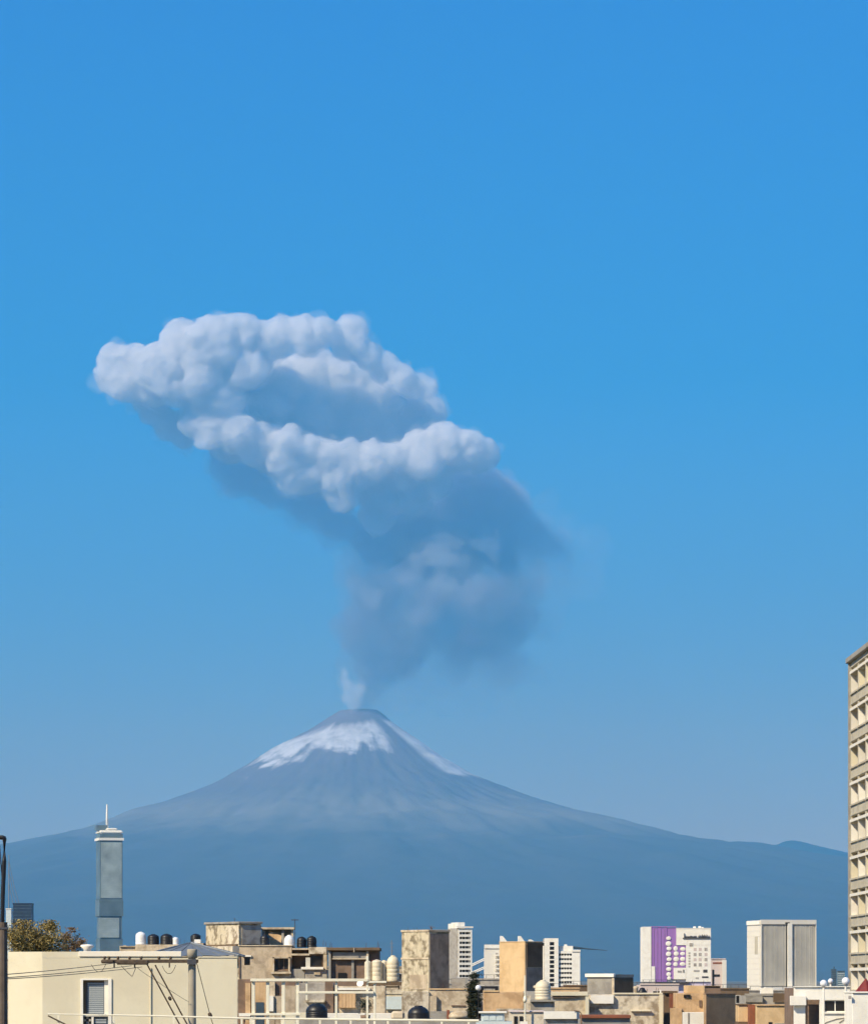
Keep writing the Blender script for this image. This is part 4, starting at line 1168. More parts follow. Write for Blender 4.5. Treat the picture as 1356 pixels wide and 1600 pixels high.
o = link('pallet', mesh_boxes('pallet', [(0, 0.6, 0, 0.5, 0, 0.35)]), M['tankwhite'], None, PX(304, 1473.5, 341)); tag(o, 'small white box below the half hidden black tank', 'box')
t2 = Thing('shed_base', 'low dark block carrying the half hidden black tank', 'house', 298, 340)
t2.pbox('wall', 297, 318, 1473.5, None, 0, 8, 'roof'); t2.pbox('coping', 296.5, 318, 1474.6, 1476, -0.1, -0.003, 'sand')

t = Thing('beige_house', 'beige flat roofed house with a projecting window box and dark balcony', 'house', 373, 325)
hl = [(t.x(382), t.x(391), t.z(1508), t.z(1495)), (t.x(429), t.x(451), t.z(1515.5), t.z(1497.5))]
t.add('front_wall', mesh_wall('front_wall', t.x(374), t.x(456), 0, t.z(1478.5), 0, 0.3, hl), 'beige')
t.pbox('core', 374.2, 455.8, 1479, None, 0.75, 8, 'darkwall')
t.pbox('roof_edge', 373.4, 456.6, 1476.8, 1478.4, -0.1, 8, 'sand', bv=0.02)
t.window(429, 451, 1497.5, 1515.5, y=0.2, bars=2, frame='brown')
t.pbox('curtain', 430, 440, 1498.5, 1514, 0.3, 0.34, 'rust')
for a, b, c, d_ in ((426.5, 429, 1495.5, 1518), (451, 453.5, 1495.5, 1518), (426.5, 453.5, 1495, 1497.4), (424, 455, 1518.2, 1521.5)):
    t.pbox('window_surround', a, b, c, d_, -0.42, -0.004, 'sand')
t.pbox('small_opening', 382, 391, 1495, 1508, 0.31, 0.35, 'glass')
t.pbox('small_hood', 379, 393, 1492.5, 1494.9, -0.18, -0.004, 'white')
t.pbox('door_edge', 373.5, 375.5, 1490, 1528, -0.12, -0.005, 'brown')
# right-hand part: set-back dark balcony and boxed bay
t.pbox('balcony_back', 456.2, 484, 1484, None, 1.0, 7, 'brown')
t.pbox('balcony_wall', 456.2, 476, 1514, None, -0.1, 0.2, 'concrete')
t.pbox('balcony_roof', 456.8, 486, 1481.5, 1484, -0.1, 7, 'beige')
t.pbox('awning', 455, 484, 1490, 1493, -0.5, 0.9, 'sand')
t.pbox('bay_top', 483, 511, 1480, 1491, -0.5, 6, 'mottled', bv=0.03)
t.pbox('bay_side', 505.5, 511, 1491.2, 1514, -0.45, 2, 'sand')
t.pbox('bay_glass', 485.5, 503, 1494, 1509, -0.05, -0.02, 'glass')
t.pbox('bay_core', 484.2, 505.3, 1491.1, 1515.1, 0.05, 6, 'brown')
t.pbox('bay_curtain', 478, 485, 1496, 1511, -0.35, -0.3, 'curtain')
t.pbox('bay_sill', 471, 506, 1511, 1515, -0.6, 0.0, 'white', bv=0.02)
t.pbox('bay_body', 477, 511, 1515.2, None, -0.25, 6, 'grey')
t.pbox('vent_box', 491, 501, 1519, 1523, -0.4, -0.26, 'sand')
t.pbox('blue_door', 400, 412, 1574, 1590, -0.06, -0.004, 'blueglass')
# rooms and tanks on its roof
t = Thing('roof_room', 'small open roof room with a leaning brown board', 'roof room', 408, 338, 0, CAMZ + (PY0 - 1477) * 338 / F)
t.pbox('back_wall', 409, 458, 1452.5, None, 1.5, 1.65, 'concrete')
t.pbox('post', 440, 444, 1452.5, None, 0, 0.25, 'grey')
t.pbox('post', 455, 458.5, 1452.5, None, 0, 0.25, 'sand')
t.pbox('side_wall', 409, 414, 1452.5, None, 0.0, 1.48, 'concrete')
t.pbox('roof_slab', 407, 460, 1449, 1452.4, -0.3, 1.9, 'sand', bv=0.02)
t.pbox('half_wall', 444.2, 454.8, 1463, None, 0.02, 0.2, 'brown')
me = bpy.data.meshes.new('leaning_board')
xs0, xs1 = t.x(417), t.x(440)
me.from_pydata([(xs0, -0.25, 0), (xs1, -0.25, 0), (xs1, 0.1, t.z(1462)), (xs0 + 0.25, 0.1, t.z(1454)), (xs0, -0.2, 0), (xs1, -0.2, 0), (xs1, 0.15, t.z(1462)), (xs0 + 0.25, 0.15, t.z(1454))], [], [(0, 1, 2, 3), (7, 6, 5, 4), (0, 4, 5, 1), (1, 5, 6, 2), (2, 6, 7, 3), (3, 7, 4, 0)])
t.add('leaning_board', me, 'tan')
tank('water_tank', 'dark water tank in front of the penthouse side wall', 414, 1477, 15, 17, 330, 'black', dome=0.4)
tank('water_tank', 'white domed tank standing right of the leaning brown board', 452, 1477, 16, 16, 332, 'tankwhite', dome=0.55)
tank('water_tank', 'left one of two dark blue black tanks by the antenna', 471.5, 1480.5, 15, 17, 336, 'black')
tank('water_tank', 'right one of two dark blue black tanks by the antenna', 487, 1480.5, 15.5, 18, 336, 'black')
t = Thing('antenna', 'thin T shaped television antenna between white tank and black tanks', 'antenna', 461, 333, 0, CAMZ + (PY0 - 1477) * 333 / F)
t.add('mast', mesh_tube('mast', [(0, 0, 0), (0, 0, t.z(1436))], 0.035, seg=6), 'steel')
t.box('boom', t.x(455), t.x(467), -0.03, 0.03, t.z(1438), t.z(1437), 'steel')
for p in (456, 459, 463, 466): t.box('element', t.x(p), t.x(p) + 0.03, -0.3, 0.3, t.z(1436.8), t.z(1436.3), 'steel')

# ---- brown flat block
t = Thing('brown_block', 'brown flat block with dark roof slab and long pale lintel', 'house', 512, 318)
t.pbox('wall', 513, 592, 1485.5, None, 0.5, 8, 'brown')
t.pbox('roof_slab', 511, 594, 1480.5, 1485.3, -0.2, 8.2, 'darkwall', bv=0.03)
t.pbox('lintel', 520, 575, 1488, 1497, 0.2, 0.45, 'concrete')
t.pbox('lintel', 519, 572, 1497.2, 1499, 0.05, 0.45, 'sand')
t.pbox('column', 513, 517, 1486, None, 0.1, 0.45, 'concrete')
t.pbox('column', 572.5, 576, 1486, None, 0.05, 0.45, 'sand')
t.pbox('doorway', 528, 541, 1520, None, 0.4, 0.46, 'glass')
t.pbox('panel', 549, 553, 1500, 1530, 0.3, 0.46, 'concrete')
t.pbox('panel', 578, 590, 1500, 1530, 0.3, 0.46, 'rust')
t.pbox('roof_ladder', 552.5, 554, 1481, 1488, -0.3, -0.21, 'sand')
t.pbox('low_wall', 514, 560, 1531, None, -0.6, -0.3, 'brown')

# ---- cream tank battery on its platform
t = Thing('tank_platform_house', 'sand house with a dark tank platform on posts', 'house', 560, 300)
t.pbox('wall', 556, 628, 1553, None, 0, 7, 'sand', bv=0.03)
t.pbox('parapet_wall', 556, 628, 1546, 1552.9, -0.1, 0.15, 'mottled')
t.pbox('platform', 572, 627, 1534, 1540, 0.3, 2.2, 'darkwall')
for p in (576, 600, 622): t.pbox('platform_post', p, p + 1.8, 1540.05, 1552.8, 0.5, 0.62, 'wood')
t.pbox('platform_edge', 571, 603, 1532.6, 1533.95, 0.2, 0.5, 'white')
t.pbox('beam', 586, 624, 1541, 1543.2, 1.4, 1.5, 'wood')
t.pbox('blue_panel', 603, 628, 1557, 1577, -0.35, -0.003, 'ltblue')
t.pbox('dark_window', 588, 600, 1558, 1575, -0.06, -0.004, 'brown')
t.pbox('window_frame', 599.6, 602.4, 1556.5, 1576, -0.12, -0.005, 'white')
for k, (p, wv, q, lab) in enumerate(((575, 11, 1500.5, 'slim cream tank, leftmost of the four on the dark platform'), (589, 16, 1499.5, 'second cream tank from the left on the dark platform'), (600, 10, 1500.2, 'slim cream tank, third from the left on the dark platform'))):
    tank('water_tank', lab, p, 1532.5 if k else 1533, wv, 1532.5 - q, 300.9 + 0.5 * (k == 2), 'tankcream', dome=0.12)
tank('water_tank', 'tallest cream tank with a domed cap on the dark platform', 614, 1534, 20, 41, 301.2, 'tankcream', dome=0.3)
t = Thing('satellite_dish', 'small white round dish below the slim cream tanks', 'dish', 563.5, 296, 0, CAMZ + (PY0 - 1546) * 296 / F)
me = mesh_lathe('dish', [(0.02, 0.0), (0.18, 0.03), (0.30, 0.10), (0.31, 0.10)], 16)
o = t.add('dish', me, 'tankwhite'); o.location = (0, -0.1, t.z(1537)); o.rotation_euler = (R(68), 0, R(-25))
t.add('post', mesh_tube('post', [(0, 0, 0), (0, 0, t.z(1537))], 0.03, seg=6), 'galv')

# ---- stained stair tower
t = corner_block('stair_tower', 'tall stained concrete stair tower with a dark shaded side', 'tower', 627, 670, 702, 1456, 292, 51.5, 'stained')
t.box('coping', -t.W - 0.06, 0.06, -0.06, t.D + 0.05, t.z1 + 0.004, t.z(1452.6), 'sand', bv=0.02)
t.box('ledge', -t.W - 0.04, 0.03, -0.05, -0.004, t.z(1499), t.z(1496), 'sand')
t.box('side_shade_panel', 0.004, 0.04, 0.12, t.D - 0.05, 0.0, t.z(1459), 'sideshade')  # darker than the front; the side's shade is painted into this plate
t.box('patch', t.x(640), t.x(667), -0.03, -0.004, t.z(1546), t.z(1523), 'beige')
for p, h in ((634, 0.3), (643, 0.2), (648, 0.25)):
    t.add('rebar', mesh_tube('rebar', [(t.x(p), 0.2, t.z(1453)), (t.x(p) + 0.03, 0.2, t.z(1453) + h)], 0.012, seg=5), 'steel')
top_z = t.z(1452.6)
t = Thing('roof_weed', 'dark weed tuft growing on the corner of the stained stair tower', 'plant', 674, 292.6, 0, top_z)
rnd = random.Random(8)
for k in range(9):
    a = rnd.uniform(-0.7, 1.0)
    t.add('stem', mesh_tube('stem', [(0, 0, -0.02), (a * 0.12, rnd.uniform(-.05, .05), 0.14), (a * 0.34 + 0.05, rnd.uniform(-.1, .1), rnd.uniform(0.2, 0.36))], 0.022, 0.012, 5), 'darkwall')

# ---- house in front of the stair tower
t = Thing('plaster_house', 'sand plaster house below the stained stair tower, roof edge lit', 'house', 627, 284)
t.pbox('wall', 671, 734, 1546.5, None, 0, 3.5, 'sand', bv=0.03)
t.pbox('coping', 670, 735, 1544.6, 1546.4, -0.08, 3.5, 'peach')
t.pbox('left_wall', 627.5, 670.5, 1549, None, -0.3, 0.6, 'mottled', bv=0.03)
t.pbox('pier', 671.5, 682, 1556, None, -0.35, -0.02, 'sand')
t.pbox('grey_base', 672, 733, 1580, None, -0.5, -0.03, 'concrete')
t.pbox('doorway', 698, 702, 1578, None, -0.54, -0.51, 'rust')
me = mesh_lathe('arch_roof', [(0.9, 0.0), (0.88, 0.2), (0.7, 0.42), (0.4, 0.55), (0.05, 0.58)], 22)
o = t.add('arch_roof', me, 'sand'); o.location = (t.x(718), -1.4, t.z(1590)); 
t.pbox('drain', 705, 727, 1570.6, 1572, -0.12, -0.02, 'brown')
t.pbox('roof_grille', 706, 727, 1529, 1544.5, 1.5, 1.55, 'concrete')

t = Thing('globe_lamp', 'white globe lamp in front of the dark cypress', 'lamp', 747, 236)
t.add('post', mesh_tube('post', [(0, 0, 0), (0, 0, t.z(1548))], 0.035, seg=8), 'blackmetal')
bm = bmesh.new(); bmesh.ops.create_uvsphere(bm, u_segments=16, v_segments=10, radius=t.w(4.4)); me = bpy.data.meshes.new('globe'); bm.to_mesh(me); bm.free(); me.shade_smooth()
t.add('globe', me, 'globe').location = (0, 0, t.z(1543.5))

# ---- tan tower and tan house
t = corner_block('tan_tower', 'plain tan orange stair tower with a black shaded side', 'tower', 780.5, 820, 849, 1472, 262, 46, 'peach')
t.box('coping', -t.W - 0.03, 0.03, -0.03, t.D, t.z1 + 0.003, t.z1 + 0.06, 'peach', bv=0.01)
t.box('side_shade_upper', 0.004, 0.03, 0.2, t.D - 0.1, t.z(1511), t.z(1474), 'darkwall')  # flat dark plate with the shade of the upper side in its colour
t.box('side_shade_lower', 0.004, 0.04, 0.1, t.D - 0.1, 0, t.z(1511.6), 'sideshade')  # lower plate, its grey tone standing in for shade on this side
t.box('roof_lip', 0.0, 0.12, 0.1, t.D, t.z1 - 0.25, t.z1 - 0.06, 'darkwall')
t = Thing('tan_house', 'low tan walled house below the tan tower', 'house', 755, 256)
t.pbox('wall', 755.5, 818, 1550, None, 0, 4, 'tan', bv=0.03)
t.pbox('coping', 754.8, 779, 1547.5, 1549.9, -0.06, 1.0, 'peach')
t.pbox('grey_wall', 818.5, 850, 1549, None, 0.2, 4, 'grey')
t.pbox('roof_pipe', 757, 777, 1541, 1545, 2.2, 2.5, 'blackmetal')
t.pbox('pink_ledge', 775, 835, 1576, None, -0.9, -0.1, 'mottled')
t = Thing('white_pole', 'thin white pole in front of the tan tower corner', 'pole', 820, 200)
t.add('post', mesh_tube('post', [(0, 0, 0), (0, 0, t.z(1524))], t.w(1.9), t.w(1.2), 8), 'whitesteel')
t.add('collar', mesh_lathe('collar', [(t.w(2.6), t.z(1566)), (t.w(3), t.z(1562)), (t.w(1.6), t.z(1556))], 10), 'whitesteel')
t.box('meter_box', t.x(812), t.x(824), -0.12, 0.12, t.z(1603), t.z(1596), 'white')
tk = tank('water_tank', 'single beige domed tank with a lid knob right of the tan tower', 848, 1562.5, 25, 31, 232, 'tankcream', dome=0.36)
tk.box('overflow_spout', -tk.w(15), -tk.w(8), -0.1, 0.1, tk.z(1544), tk.z(1540), 'tankcream', bv=0.03)
t = Thing('tank_stand_house', 'grey beige house carrying the single beige domed tank', 'house', 828, 231)
t.pbox('roof_slab', 828, 868, 1562.6, 1565, -0.4, 3.5, 'concrete')
t.pbox('wall', 829, 866, 1565.1, None, -0.1, 3.4, 'grey')
t.pbox('pink_side', 820.5, 828.8, 1556, None, 0.1, 3, 'mottled')

# ---- walls right of it
t = Thing('lit_wall_house', 'cream walled house with a bright roof edge left of the shed', 'house', 860, 236)
t.pbox('wall', 863, 917, 1552, None, 0, 4, 'sand', bv=0.03)
t.pbox('parapet', 860, 918.5, 1549.5, 1556, -0.25, -0.005, 'cream', bv=0.02)
t.pbox('corner_pier', 914, 919.5, 1556.2, None, -0.2, -0.01, 'cream')
t.pbox('lintel_shadow', 862, 898, 1557, 1559, -0.16, -0.006, 'brown')
t = Thing('curved_slab_roof', 'bright white thick roof slab with a rounded end over a grey wall', 'house', 850, 190)
x0, x1 = t.x(850), t.x(905)
poly = [(x0, 0.0), (x1 - 0.15, 0.0), (x1, 0.15), (x1, 0.7), (x1 - 0.15, 0.9), (x0, 0.9)]
t.add('slab', mesh_prism('slab', poly, t.z(1592), t.z(1580.5)), 'white')
t.pbox('wall', 852, 903, 1592.1, None, 0.2, 3, 'grey')
t.add('downpipe', mesh_tube('downpipe', [(x1 - 0.3, -0.05, t.z(1579)), (x1 - 0.02, -0.05, t.z(1580)), (x1 + 0.1, -0.05, t.z(1584)), (x1 + 0.12, -0.05, 0.5)], 0.035, seg=8), 'brown')
t = Thing('dark_band_house', 'grey wall with a red brown roof band beside the white slab', 'house', 906, 196)
t.pbox('wall', 906, 984, 1591.2, None, 0, 3, 'concrete')
t.pbox('roof_band', 905.5, 985, 1586, 1591.1, -0.2, 3, 'rust', bv=0.02)

t = corner_block('roof_shed', 'small grey concrete shed with bright roof edge and dark side', 'shed', 919, 959.5, 990, 1527, 262, 51, 'concrete')
t.box('roof_edge', -t.W - 0.08, 0.06, -0.15, 0.05, t.z1 + 0.004, t.z(1521.3), 'white', bv=0.02)
t.box('roof_slab', -t.W, 0.05, 0.052, t.D + 0.03, t.z1 + 0.004, t.z(1522.6), 'concrete')
t.box('corner_post', t.x(956.5), 0.03, -0.05, -0.004, 0, t.z1 - 0.01, 'sand')
t.box('side_shade_panel', 0.004, 0.03, 0.05, t.D, 0, t.z1 - 0.05, 'darkwall')  # dark plate over the concrete, shade of the right side painted in
t = Thing('chimney_pot', 'short pale vent stub between the shed and the stained wall', 'vent', 993, 250)
t.add('stub', mesh_lathe('stub', [(0.17, 0), (0.16, t.z(1545)), (0.2, t.z(1543)), (0.12, t.z(1541))], 12), 'sand')
t = Thing('roof_bundle', 'black tarpaulin heap lying on the stained wall top', 'tarpaulin', 1003, 246, 0, CAMZ + (PY0 - 1551.5) * 246 / F)
me = mesh_lathe('heap', [(0.36, 0), (0.33, 0.1), (0.2, 0.24), (0.17, 0.33), (0.03, 0.38)], 9)
t.add('heap', me, 'black'); t.box('flap', 0.05, 0.3, -0.34, -0.2, 0, 0.08, 'black')

t = Thing('mottled_house', 'pale house wall with brown damp stains and bright top edge', 'house', 937, 240)
t.pbox('wall', 920, 1034, 1554, None, 0, 5, 'mottled', bv=0.03)
t.pbox('coping', 958, 1035, 1551.3, 1553.9, -0.1, 0.4, 'cream', bv=0.02)
t.pbox('corner_pier', 1029.5, 1035.5, 1554, None, -0.12, -0.004, 'cream')
t.pbox('step_wall', 922, 958, 1555, 1568, -0.3, -0.005, 'white')
t.pbox('ledge', 985, 1016, 1578, 1580.5, -0.25, -0.005, 'cream', bv=0.02)
t.pbox('post', 1030.5, 1032.5, 1547, 1551.2, 0, 0.1, 'white')

# ---- red-brown and tan houses
t = Thing('rust_house', 'narrow red brown house wall beside the stained wall', 'house', 1036, 246)
t.pbox('wall', 1037, 1056, 1552, None, 0, 5, 'darkwall')
t.pbox('red_panel', 1045, 1056.3, 1552.5, 1575, -0.25, -0.004, 'rust')
t.pbox('roof_slab', 1035.8, 1058, 1548.5, 1551.9, -0.2, 5, 'darkwall')
t = Thing('tan_gable_house', 'tan plaster house with a white tank box at its foot', 'house', 1056, 238)
t.pbox('wall', 1057.5, 1101, 1552, None, 0.2, 4, 'tan', bv=0.02)
t.pbox('upper_wall', 1074, 1101.5, 1540, 1551.9, 0.6, 4, 'peach', bv=0.02)
t.pbox('left_ledge', 1046.5, 1064, 1575.2, None, -0.4, 0.15, 'tan')
t.pbox('edge_pier', 1097.5, 1102.5, 1552.5, None, 0.0, 0.19, 'peach')
t.pbox('niche', 1092, 1096.5, 1563, 1573, 0.1, 0.19, 'brown')
me = mesh_lathe('pigeon_gap', [(0.22, 0), (0.2, 0.1), (0.06, 0.12)], 12)
t.pbox('roof_gap', 1068, 1078, 1554, 1559, 0.1, 0.19, 'glass')
t.pbox('white_box', 1065, 1100, 1581.5, None, -0.6, -0.1, 'white', bv=0.02)
t.pbox('box_joint', 1073, 1075.5, 1582.5, 1610, -0.63, -0.604, 'grey')
t = Thing('dark_block', 'grey brown parapet block behind the tan plaster house', 'house', 1099, 270)
t.pbox('wall', 1099.5, 1125, 1541.5, None, 0, 4, 'brown'); t.pbox('coping', 1099, 1125.5, 1540, 1541.4, -0.1, 4.05, 'darkwall')
t = Thing('dark_wall_house', 'large dark brown shaded wall in front of the low roofs', 'house', 1102.5, 236, -36)
# the long wall is turned away from the sun
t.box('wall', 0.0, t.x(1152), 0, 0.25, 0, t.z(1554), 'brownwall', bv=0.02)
t.box('coping', -0.02, t.x(1152) + 0.02, -0.03, 0.27, t.z(1554) + 0.004, t.z(1552.5), 'brown')
t = Thing('peach_block', 'narrow peach wall block right of the dark brown wall', 'house', 1152, 232)
t.pbox('wall', 1152.5, 1171.5, 1570.5, 1597, 0, 2, 'peach', bv=0.03); t.pbox('base', 1152, 1176, 1597.1, None, -0.1, 2.2, 'darkwall')
t.pbox('coping', 1151.8, 1172.2, 1568.6, 1570.4, -0.1, 2.1, 'darkwall')
t = Thing('peach_house', 'wide peach wall block left of the white terrace house', 'house', 1180, 230)
t.pbox('wall', 1181, 1236, 1571.5, None, 0, 3, 'peach', bv=0.03)
t.pbox('coping', 1180.4, 1236.6, 1569.4, 1571.4, -0.1, 3.1, 'tan')
t.pbox('vent_slot', 1200, 1206, 1597, 1603, -0.03, -0.004, 'glass'); t.pbox('vent_slot', 1210, 1227, 1598.5, 1603, -0.03, -0.004, 'grey')
t.pbox('side_wall', 1171.8, 1180.3, 1570, None, 0.7, 3, 'rust')
t = Thing('grey_roofs', 'grey patched roof terrace below the twin slab building', 'house', 1163, 300)
t.pbox('wall', 1164, 1236, 1556, None, 0, 6, 'grey'); t.pbox('parapet', 1163, 1238, 1552.5, 1555.9, -0.1, 0.2, 'concrete')
t.pbox('roof_hut', 1207, 1227, 1551.8, 1566, -0.4, -0.12, 'darkwall'); t.pbox('white_ledge', 1190, 1209, 1543.5, 1552.4, 1.0, 2, 'white')
t.pbox('hatch', 1164, 1190, 1556.5, 1566, -0.4, -0.02, 'concrete')

# ---- white terrace house
t = Thing('white_terrace_house', 'bright white terrace house with one wide dark window and dark porch', 'house', 1238, 210)
hl = [(t.x(1257.5), t.x(1280), 0.2, t.z(1562)), (t.x(1287), t.x(1322), t.z(1581.5), t.z(1562.5))]
t.add('front_wall', mesh_wall('front_wall', t.x(1240), t.x(1327), 0, t.z(1542.5), 0, 0.3, hl), 'white')
t.pbox('core', 1240.5, 1326.5, 1544, None, 1.2, 6, 'brown')
t.pbox('parapet_cap', 1239, 1328, 1541, 1542.4, -0.12, 0.35, 'white', bv=0.02)
t.pbox('porch_pier', 1257.6, 1262, 1563, None, 0.35, 0.6, 'brown')
wd = t.window(1287, 1322, 1562.5, 1581.5, y=0.2, bars=1, frame='white', fr=0.06)
t.pbox('curtain', 1291, 1299, 1563, 1581, 0.24, 0.28, 'curtain')
t.pbox('awning_panel', 1233, 1258, 1556, 1571, -0.4, -0.05, 'white', bv=0.02)
t.pbox('side_wall', 1322.5, 1331, 1560, None, -0.5, -0.05, 'grey')
for k, (a, b, c_) in enumerate(((1294, 1318, 1592), (1285, 1296, 1597), (1310, 1322, 1594))):
    t.add('relief_curve', mesh_tube('relief_curve', [(t.x(a), -0.02, t.z(c_ + 4)), (t.x((a + b) / 2), -0.02, t.z(c_)), (t.x(b), -0.02, t.z(c_ - 1.5))], 0.03, seg=6), 'grey')
t = Thing('white_side_house', 'plain white wall at the right edge below the office tower', 'house', 1328, 204)
t.pbox('wall', 1331, 1420, 1552, None, 0, 4, 'white', bv=0.03); t.pbox('coping', 1330, 1421, 1549.5, 1551.9, -0.1, 4.1, 'white', bv=0.02)
t.pbox('drain', 1325, 1329, 1556, 1561, -0.2, 0.1, 'grey')
for (p, q, r_, lab, dd) in ((1286, 1536.5, 5.6, 'globe lamp on a pale post before the white terrace house', 208), (1297, 1533, 4.2, 'smallest white globe lamp above the white terrace', 216), (1320.5, 1533, 6.2, 'largest bluish white globe lamp beside the office tower', 209.2)):
    t = Thing('globe_lamp', lab, 'lamp', p, dd)
    t.add('post', mesh_tube('post', [(0, 0, 0), (0, 0, t.z(q + r_ * 0.8))], t.w(1.6), seg=8), 'white')
    bm = bmesh.new(); bmesh.ops.create_uvsphere(bm, u_segments=18, v_segments=12, radius=t.w(r_)); me = bpy.data.meshes.new('globe'); bm.to_mesh(me); bm.free(); me.shade_smooth()
    t.add('globe', me, 'globe').location = (0, 0, t.z(q))
    t.add('fitting', mesh_lathe('fitting', [(t.w(r_ * 0.5), t.z(q + r_ * 1.08)), (t.w(r_ * 0.55), t.z(q + r_ * 0.85))], 10), 'grey')
t = Thing('red_umbrella', 'folded out dark red sunshade on the white roof', 'umbrella', 1352, 206, 0, 0)
zb_ = t.z(1551); za_ = t.z(1529)
t.add('pole', mesh_tube('pole', [(0, 0, t.z(1551.6)), (0, 0, za_)], 0.03, seg=8), 'wood')
k = 8
for i in range(k):
    a0, a1 = 2 * math.pi * i / k, 2 * math.pi * (i + 1) / k
    rr_ = t.w(17)
    me = bpy.data.meshes.new('canopy_panel')
    p0, p1 = Vector((math.cos(a0) * rr_, math.sin(a0) * rr_, zb_ + 0.05)), Vector((math.cos(a1) * rr_, math.sin(a1) * rr_, zb_ + 0.05))
    ap = Vector((0, 0, za_ + 0.03)); dn = Vector((0, 0, -0.012))
    me.from_pydata([p0, p1, ap, p0 + dn, p1 + dn, ap + dn], [], [(0, 1, 2), (5, 4, 3), (0, 3, 4, 1)])
    t.add('canopy_panel', me, 'red')

# ---- office tower at the right edge
t = Thing('office_tower', 'tall beige concrete office tower with deep window recesses at right edge', 'building', 1327, 305, 90)
P = 5.3; ST = 3.18; NB, NS = 6, 12
Wt = 0.9 + P * NB
ztop = t.z(1037)
z1st = t.z(1085)          # sill of the top storey
holes = []
cells = []
for s_ in range(NS):
    z0 = z1st - ST * s_
    if z0 < 1: break
    for b_ in range(NB):
        xa = 0.95 + P * b_
        holes.append((xa, xa + P - 0.55, z0, z0 + 1.6))
        holes.append((xa + 0.15, xa + P - 0.7, z0 + 1.88, z0 + 2.16))
        cells.append((xa, z0))
t.add('facade', mesh_wall('facade', 0, Wt, 0, ztop - 0.02, 0, 0.6, holes), 'tower')
t.box('core', 0.02, Wt - 0.02, 0.78, 18, 0, ztop - 0.5, 'concrete')
t.box('roof_cornice', -0.25, Wt + 0.2, -0.35, 18.3, ztop, ztop + 0.45, 'concrete', bv=0.04)
t.box('edge_pilaster', -0.02, 0.55, -0.16, -0.004, 0, ztop - 0.03, 'concrete')
t.box('far_end_wall', -0.2, 0.015, 0.61, 18, 0, ztop - 0.03, 'tower')
wrn = random.Random(13)
for (xa, z0) in cells:
    wd = t.box('window', xa, xa + P - 0.55, 0.61, 0.66, z0, z0 + 1.6, 'glass')
    t.box('mullion', xa + 2.3, xa + 2.42, 0.52, 0.608, z0, z0 + 1.6, 'darkwall', wd)
    t.box('sill', xa - 0.1, xa + P - 0.45, -0.13, -0.004, z0 - 0.16, z0 - 0.02, 'tower', wd)
    t.box('hood', xa - 0.05, xa + P - 0.5, -0.13, -0.004, z0 + 1.62, z0 + 1.86, 'offwhite', wd)
    t.box('jamb_lining', xa + 0.004, xa + 0.07, 0.004, 0.6, z0 + 0.005, z0 + 1.59, wrn.choice(('white', 'offwhite', 'cream')), wd)
    if wrn.random() < 0.5:
        t.box('blind', xa + 0.3, xa + 2.2, 0.53, 0.6, z0 + wrn.uniform(0.5, 1.1), z0 + 1.58, wrn.choice(('curtain', 'blind', 'rust')), wd)
    t.box('vent_back', xa + 0.15, xa + P - 0.7, 0.61, 0.65, z0 + 1.88, z0 + 2.16, 'glass', wd)
for k in range(NS):
    z0 = z1st - ST * k
    if z0 < 1: break
    t.box('spandrel_lip', 0.7, Wt - 0.3, -0.05, -0.004, z0 + 2.2, z0 + 2.3, 'tower')

# ---- white steel terrace frame and railing in front
t = Thing('terrace_frame', 'white steel frame of a roof terrace before the beige house', 'frame', 372, 100)
bz = t.z(1600)
t.box('floor_slab', t.x(366), t.x(600), -0.3, 1.2, 0, t.z(1606), 'grey')
for p, q0 in ((396, 1529), (418.5, 1529), (443, 1529), (465, 1529), (525.5, 1531.6), (574, 1494), (585.5, 1533)):
    wv = 5.2 if p < 470 else 3.6
    t.box('post', t.x(p - wv / 2), t.x(p + wv / 2), 0.0, 0.08, t.z(1606), t.z(q0), 'whitesteel', bv=0.006)
t.box('top_rail', t.x(391.5), t.x(575.5), -0.084, -0.004, t.z(1533.5), t.z(1529.2), 'whitesteel', bv=0.006)
t.box('middle_rail', t.x(466), t.x(584), -0.06, -0.004, t.z(1552.5), t.z(1548.8), 'whitesteel', bv=0.006)
t.box('lower_rail', t.x(391.5), t.x(470), -0.06, -0.004, t.z(1586.5), t.z(1583), 'whitesteel', bv=0.006)
t.box('upper_link', t.x(574), t.x(604), -0.06, -0.004, t.z(1536), t.z(1533), 'whitesteel', bv=0.006)
t.box('post', t.x(478), t.x(480.5), -0.03, 0.03, t.z(1563), t.z(1533.6), 'whitesteel')
t = Thing('white_railing', 'long low white railing along the bottom of the view', 'railing', 75, 86)
t.add('top_rail', mesh_tube('top_rail', [(t.x(75), 0, t.z(1584.5)), (t.x(230), 0, t.z(1587)), (t.x(372), 0, t.z(1591)), (t.x(560), 0, t.z(1593.2)), (t.x(748), 0, t.z(1595))], t.w(1.0), t.w(2.2), 8), 'whitesteel')
for p in (92, 178, 272, 378, 392, 418, 443, 465, 500, 548, 574, 606, 640, 690, 732):
    q = 1584.5 + (p - 75) * (10.5 / 673)
    t.box('baluster', t.x(p) - t.w(1.6), t.x(p) + t.w(1.6), -0.02, 0.02, 11.5, t.z(q + 1.5), 'whitesteel')
t.add('handrail_brace', mesh_tube('handrail_brace', [(t.x(76), -0.05, t.z(1587)), (t.x(106), -0.05, t.z(1602))], t.w(1.3), seg=6), 'wood')
t.box('terrace_wall', t.x(60), t.x(760), -0.1, 3.0, 0, 11.5, 'sand')

